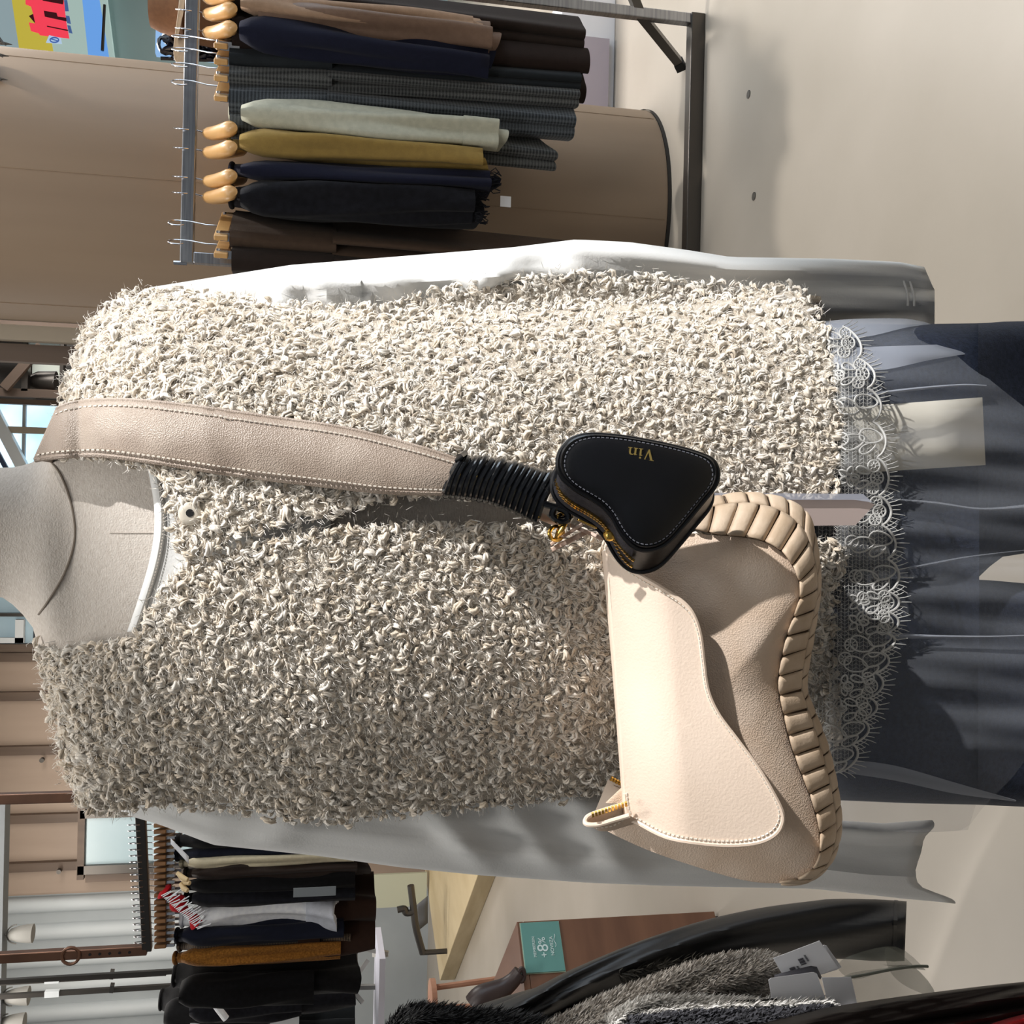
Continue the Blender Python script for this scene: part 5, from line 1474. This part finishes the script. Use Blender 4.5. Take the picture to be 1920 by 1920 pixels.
def text_mesh(body, size, origin, right, up, nrm_, m, parent, name='lettering', depth=.0006, shear=0.):
    cu = bpy.data.curves.new('t', 'FONT'); cu.body = body; cu.size = size; cu.align_x = 'CENTER'; cu.align_y = 'CENTER'; cu.extrude = depth; cu.shear = shear
    ob = bpy.data.objects.new('t', cu); col.objects.link(ob); bpy.context.view_layer.update()
    me = bpy.data.meshes.new_from_object(ob.evaluated_get(bpy.context.evaluated_depsgraph_get()))
    v = np.array([q_.co[:] for q_ in me.vertices]); bpy.data.objects.remove(ob)
    V = np.asarray(origin) + np.outer(v[:, 0], right) + np.outer(v[:, 1], up) + np.outer(v[:, 2], nrm_)
    me.vertices.foreach_set('co', V.astype(np.float32).ravel()); me.update()
    o = bpy.data.objects.new(name, me); col.objects.link(o); me.materials.clear(); me.materials.append(m); attach(o, parent); return o


M_print = mat('white_print', srgb(222, 240, 240), .6); Z1 = np.array([0, 0, 1.])
Hs = z1 - z0; Ws = s1 - s0; top = q + nrm * .0038
text_mesh('MEMBERSIN', Hs * .10, top + Z1 * Hs * .22, -d1, Z1, nrm, M_print, sg)
text_mesh('+', Hs * .26, top - Z1 * Hs * .02 + d1 * Ws * .17, -d1, Z1, nrm, M_print, sg)
text_mesh('8', Hs * .40, top - Z1 * Hs * .01 + d1 * Ws * .03, -d1, Z1, nrm, M_print, sg)
text_mesh('%', Hs * .26, top - Z1 * Hs * .00 - d1 * Ws * .12, -d1, Z1, nrm, M_print, sg)
text_mesh('NOVEZA', Hs * .12, top - Z1 * Hs * .24, -d1, Z1, nrm, M_print, sg)
k = MB(); k.tube([top - Z1 * Hs * (.33 + .02 * math.sin(t * 9)) - d1 * Ws * (-.02 + .26 * t) for t in np.linspace(0, 1, 24)], .0008, 5); k.build('script_flourish', M_print, sg)

# dark brown leather bag on the plinth
cbg = cb + d1 * .30 + d2 * .12 + np.array([0, 0, zt]); lb = thing('brown_leather_bag', 'dark brown leather pouch lying on the walnut plinth', 'bag', cbg)
M_lb = mat('brown_hide', srgb(66, 52, 50), .4, c2=srgb(54, 42, 40), scale=12, bump=.1, bscale=200)
path = [P(x, y, cbg[1]) for x, y in ((975, 1822), (962, 1838), (945, 1852), (925, 1862), (905, 1872), (895, 1885))]
k = MB(); k.tube(cr(path, 5), [.018 + .018 * sm(0, 1, i / 25) for i in range(26)], 14); k.build('body', M_lb, lb)
k = MB(); k.tube([P(978 + 5 * math.cos(t), 1828 + 12 * math.sin(t), cbg[1] - .01) for t in np.linspace(0, 2 * math.pi, 16, endpoint=False)], .006, 8, True); k.build('rolled_edge', M_lb, lb)
# round wooden stool top
cs = P(816, 1878, 4.0); k = MB(); k.tube([cs + np.array([0, 0, .0]), cs + np.array([0, 0, .02])], .085, 30); stl = tag(k.build('wooden_stool', mat('reddish_wood', srgb(186, 140, 114), .5, c2=srgb(170, 122, 98), scale=8), smooth=False), 'round reddish wooden stool beyond the black fur', 'stool')
for t in (0.5, 2.6, 4.7):
    k = MB(); k.tube([cs + np.array([.05 * math.cos(t), .05 * math.sin(t), 0]), np.array([cs[0] + .09 * math.cos(t), cs[1] + .09 * math.sin(t), 0])], .012, 8); k.build('leg', MATS['reddish_wood'], stl)

# ================================================================ NEAR CLOTHES AT THE LOWER LEFT
GF = 'clothes on the nearest left rack'


def tube_garment(path, hw, Y, m, dep, n=36, seed=0, rip=.006):
    pts = cr(path, 8); w_ = np.interp(np.linspace(0, 1, len(pts)), np.linspace(0, 1, len(hw)), hw)
    rnd = random.Random(seed); ph = rnd.uniform(0, 6); rings = []
    for i, (x, y) in enumerate(pts):
        a_ = pts[min(i + 1, len(pts) - 1)] - pts[max(i - 1, 0)]; a_ = a_ / np.linalg.norm(a_); nv = np.array([-a_[1], a_[0]])
        rg = []
        for j in range(n):
            th_ = 2 * math.pi * j / n
            q_ = np.array([x, y]) + nv * w_[i] * math.sin(th_)
            rg.append(P(*q_, Y - dep * math.cos(th_) + rip * math.sin(3 * math.sin(th_) * 2 + i * .25 + ph)))
        rings.append(rg)
    return rings


def fur(rings, length, m, parent, count, seed, name='fur_pile', lean=(0, 0, -.4), width=.0007):
    r = np.random.default_rng(seed); R = np.array(rings); C_ = R.mean(1, keepdims=True); n0, n1_ = R.shape[:2]
    V = np.zeros((count, 6, 3)); ii = r.integers(0, n0 - 1, count); jj = r.integers(0, n1_, count); u_ = r.random((count, 1)); v_ = r.random((count, 1))
    a_ = R[ii, jj]; b_ = R[ii + 1, jj]; c_ = R[ii, (jj + 1) % n1_]
    p = a_ + (b_ - a_) * u_ + (c_ - a_) * v_
    nr = p - C_[ii, 0]; nr /= np.linalg.norm(nr, axis=1, keepdims=True)
    d = nr + np.array(lean) + r.normal(0, .45, (count, 3)); d /= np.linalg.norm(d, axis=1, keepdims=True)
    l = length * r.uniform(.6, 1.25, (count, 1)); e = np.cross(d, r.normal(0, 1, (count, 3))); e = e / np.linalg.norm(e, axis=1, keepdims=True) * width
    bend = np.array([0, 0, -.3]) * l
    V[:, 0] = p - e; V[:, 1] = p + e; V[:, 2] = p + d * l * .55 + e; V[:, 3] = p + d * l * .55 - e; V[:, 4] = p + d * l + bend + e * .2; V[:, 5] = p + d * l + bend - e * .2
    base = np.arange(count)[:, None] * 6
    Q = np.concatenate([base + np.array([0, 1, 2, 3]), base + np.array([3, 2, 4, 5])])
    tone = np.repeat(r.random(count), 6)
    return stuff(fastmesh(name, V.reshape(-1, 3), Q, m, parent, True, tone))


M_bl = mat('soft_black_leather', srgb(30, 30, 32), .45, c2=srgb(24, 24, 26), scale=18, bump=.08, bscale=160)
M_fb = mat('black_fur', srgb(8, 8, 10), .7, c2=srgb(26, 26, 30), attr=True)
M_fg = mat('taupe_fur', srgb(140, 131, 121), .8, c2=srgb(206, 198, 188), attr=True, sheen=.2)
M_fgd = mat('dark_pile', srgb(46, 44, 42), .9, c2=srgb(96, 92, 84), attr=True)
M_fw = mat('white_shearling', srgb(206, 202, 196), .9, c2=srgb(236, 234, 230), attr=True)
M_bc = mat('charcoal_boucle', srgb(40, 40, 44), .9, c2=srgb(78, 78, 84), attr=True)
M_br = mat('dark_brown_leather', srgb(44, 34, 32), .5, c2=srgb(36, 28, 26), scale=14, bump=.08, bscale=160)
# black leather jacket sleeve
jk = thing('leather_jacket', 'black leather jacket whose sleeve reaches over the walnut plinth', 'jacket', P(1690, 1745, 1.2), GF)
r_ = tube_garment([(930, 1915), (1010, 1882), (1100, 1840), (1250, 1785), (1400, 1752), (1550, 1742), (1640, 1744), (1698, 1746)], [28, 30, 32, 36, 44, 56, 58, 56], 1.22, M_bl, .045, seed=2)
k = MB(); k.loft(r_); k.build('sleeve', M_bl, jk, angle=80)
k = MB(); k.loft([[q + (q - np.mean(r_[j], 0)) * .015 for q in r_[j]] for j in (-5, -4)], caps=False); k.build('cuff_seam', M_bl, jk)
r_ = tube_garment([(860, 1960), (1000, 1915), (1150, 1880), (1300, 1850), (1400, 1838)], [60, 60, 60, 40, 26], 1.27, M_bl, .06, seed=4)
k = MB(); k.loft(r_); k.build('body', M_bl, jk, angle=80)
r2 = tube_garment([(1160, 1826), (1230, 1818), (1320, 1806), (1390, 1800)], [6, 11, 10, 5], 1.19, M_bl, .012)
fur(r2, .012, M_fgd, jk, 2600, 6, 'lining_pile')
# black fur collar
bf = thing('black_fur_coat', 'black fur coat shoulder at the lower left edge', 'fur coat', P(760, 1930, 1.15), GF)
r_ = tube_garment([(735, 2000), (762, 1934), (800, 1920), (870, 1928), (940, 1934), (1010, 1950), (1050, 1990)], [30, 30, 26, 26, 28, 30, 30], 1.12, M_fb, .05, seed=5)
k = MB(); k.loft(r_); k.build('shoulder', M_bl, bf, angle=80); fur(r_, .011, M_fb, bf, 18000, 5)
# taupe fur coat
tf = thing('taupe_fur_coat', 'taupe grey fur coat sleeve carrying the paper tags', 'fur coat', P(1450, 1850, 1.08), GF)
r_ = tube_garment([(1040, 1985), (1140, 1930), (1240, 1888), (1340, 1850), (1410, 1838), (1448, 1842), (1458, 1850)], [60, 56, 52, 48, 46, 40, 22], 1.10, M_fg, .05, seed=6)
k = MB(); k.loft(r_); k.build('sleeve', mat('taupe_skin', srgb(120, 112, 104), .9), tf, angle=80); fur(r_, .008, M_fg, tf, 36000, 7, lean=(.3, 0, -.6))
# white shearling coat
ws = thing('white_shearling_coat', 'white shearling coat edge below the taupe fur', 'coat', P(1500, 1890, 1.0), GF)
r_ = tube_garment([(1150, 1935), (1210, 1900), (1300, 1892), (1400, 1892), (1560, 1886)], [26, 24, 18, 16, 10], 1.02, M_fw, .035, seed=8)
k = MB(); k.loft(r_); k.build('edge', mat('shearling_skin', srgb(214, 210, 204), .9), ws, angle=80); fur(r_, .007, M_fw, ws, 9000, 9)
# charcoal boucle coat
bcx = thing('charcoal_boucle_coat', 'charcoal boucle coat along the bottom left edge', 'coat', P(1400, 1925, .98), GF)
r_ = tube_garment([(1180, 1935), (1300, 1926), (1420, 1920), (1560, 1905)], [22, 24, 22, 14], .97, M_bc, .03, seed=9)
k = MB(); k.loft(r_); k.build('front_edge', mat('boucle_base', srgb(44, 44, 48), .95), bcx, angle=80); fur(r_, .006, M_bc, bcx, 9000, 10, width=.0014)
# brown leather coat and red garment
bl_ = thing('brown_leather_coat', 'dark brown leather coat running along the lower frame edge', 'coat', P(1900, 1870, .95), GF)
r_ = tube_garment([(1220, 1990), (1400, 1955), (1560, 1922), (1740, 1892), (1920, 1868), (2060, 1856)], [22, 30, 34, 30, 27, 26], .94, M_br, .04, seed=10)
k = MB(); k.loft(r_); k.build('front_edge', M_br, bl_, angle=80)
r_ = tube_garment([(1480, 1990), (1640, 1950), (1800, 1924), (1960, 1900)], [18, 22, 22, 22], .92, M_br, .03, seed=11)
k = MB(); k.loft(r_); k.build('lapel', M_br, bl_, angle=80)
k = MB(); k.loft(tube_garment([(1800, 1962), (1900, 1925), (1990, 1905)], [20, 18, 18], .89, c_red, .02)); tag(k.build('red_garment', c_red), 'red garment just entering at the lower corner', 'garment', GF)


def tagcard(pts, Y, lab, nm='price_tag', th_=.0008, m=M_paper, tilt=0.):
    k = MB(); n = len(pts); v = [P(x, y, Y + tilt * (x - pts[0][0])) for x, y in pts]; v += [q - np.array([0, -th_, 0]) for q in v]
    k.add(v, [list(range(n)), list(range(n, 2 * n))[::-1]] + [[i, (i + 1) % n, n + (i + 1) % n, n + i] for i in range(n)])
    return tag(k.build(nm, m, smooth=False), lab, 'tag', 'paper tags on the near coats')


def onq(pts, a_, b_, Y):           # bilinear point on a tag
    p0, p1, p2, p3 = (np.array(q, float) for q in pts); q = (p0 * (1 - a_) + p1 * a_) * (1 - b_) + (p3 * (1 - a_) + p2 * a_) * b_
    return P(*q, Y)


t1 = [(1450, 1797), (1537, 1764), (1572, 1815), (1478, 1846)]
tb = tagcard([(1545, 1772), (1550, 1773), (1578, 1813), (1570, 1818), (1500, 1840), (1490, 1830)], 1.035, 'white tag layer peeking out behind the barcode tag')
tg1 = tagcard(t1, 1.03, 'white price tag with printed barcodes over the leather sleeve')
k = MB(); rr = random.Random(3)
for (a0, b0, wd_, n_) in ((.16, .50, .12, 9), (.40, .32, .12, 9)):
    for i in range(n_):
        u0 = b0 + i * .026
        k.tube([onq(t1, a0 + .015, u0, 1.0292), onq(t1, a0 + wd_, u0, 1.0292)], .0004 * rr.choice((.6, 1, 1.5)), 4)
for (a0, b0) in ((.10, .62), (.32, .52), (.56, .26)):
    for i in range(7):
        p_ = onq(t1, a0, b0 + i * .035, 1.0292); k.tube([p_, onq(t1, a0 + .035, b0 + i * .035 + .012, 1.0292)], .0004, 4)
stuff(k.build('barcode_print', M_ink, tg1))
k = MB(); k.loft([[P(x, y, 1.022) for x, y in ((1452, 1828), (1520, 1811), (1531, 1813), (1540, 1832))], [P(x, y, 1.018) for x, y in ((1452, 1838), (1522, 1822), (1530, 1824), (1538, 1836))]], closed=False); tag(k.build('grey_tag_holder', mat('grey_ribbon', srgb(84, 84, 92), .6), solid=.001), 'dark grey ribbon loop across the barcode tag', 'ribbon', 'paper tags on the near coats')
tagcard([(1441, 1838), (1446, 1834), (1526, 1823), (1532, 1826), (1552, 1885), (1450, 1886)], 1.005, 'large white tag with rounded corner above the white shearling')
tagcard([(1541, 1833), (1596, 1832), (1608, 1886), (1555, 1892)], 1.0, 'smaller white tag right of the large white tag')
k = MB(); k.tube([P(1380, 1877, 1.0), P(1420, 1876, .998), P(1456, 1873, 1.0)], .0011, 6); tag(k.build('tag_cord', M_rubber), 'short black cord holding the large white tag', 'cord', 'paper tags on the near coats')
# olive net
nn_ = thing('olive_net', 'sheer olive net scarf trailing from the tags', 'net', P(1650, 1830, 1.06), GF)
for pts in ([(1570, 1812), (1600, 1790), (1680, 1775), (1735, 1818), (1715, 1810), (1660, 1822), (1600, 1836)], [(1580, 1832), (1660, 1815), (1712, 1812), (1752, 1866), (1680, 1878), (1600, 1884)], [(1660, 1778), (1690, 1790), (1740, 1840), (1752, 1868), (1700, 1850), (1668, 1820)]):
    o_ = np.mean(pts, 0); k = MB(); c_ = cr(pts, 4, True); Yn = 1.06 + .006 * len(nn_.children)
    k.fan([[P(*(o_ + (q - o_) * s_), Yn + .004 * math.sin(q[0] * .05 + s_ * 3)) for q in c_] for s_ in (1., .7, .35)], P(*o_, Yn)); k.build('layer', M_net, nn_, angle=80)
k = MB(); k.tube([P(x, y, 1.05) for x, y in cr([(1570, 1836), (1620, 1828), (1670, 1818), (1715, 1812), (1740, 1812)], 6)], .0016, 6); k.build('rolled_edge', mat('olive_thread', srgb(112, 114, 104), .8), nn_)
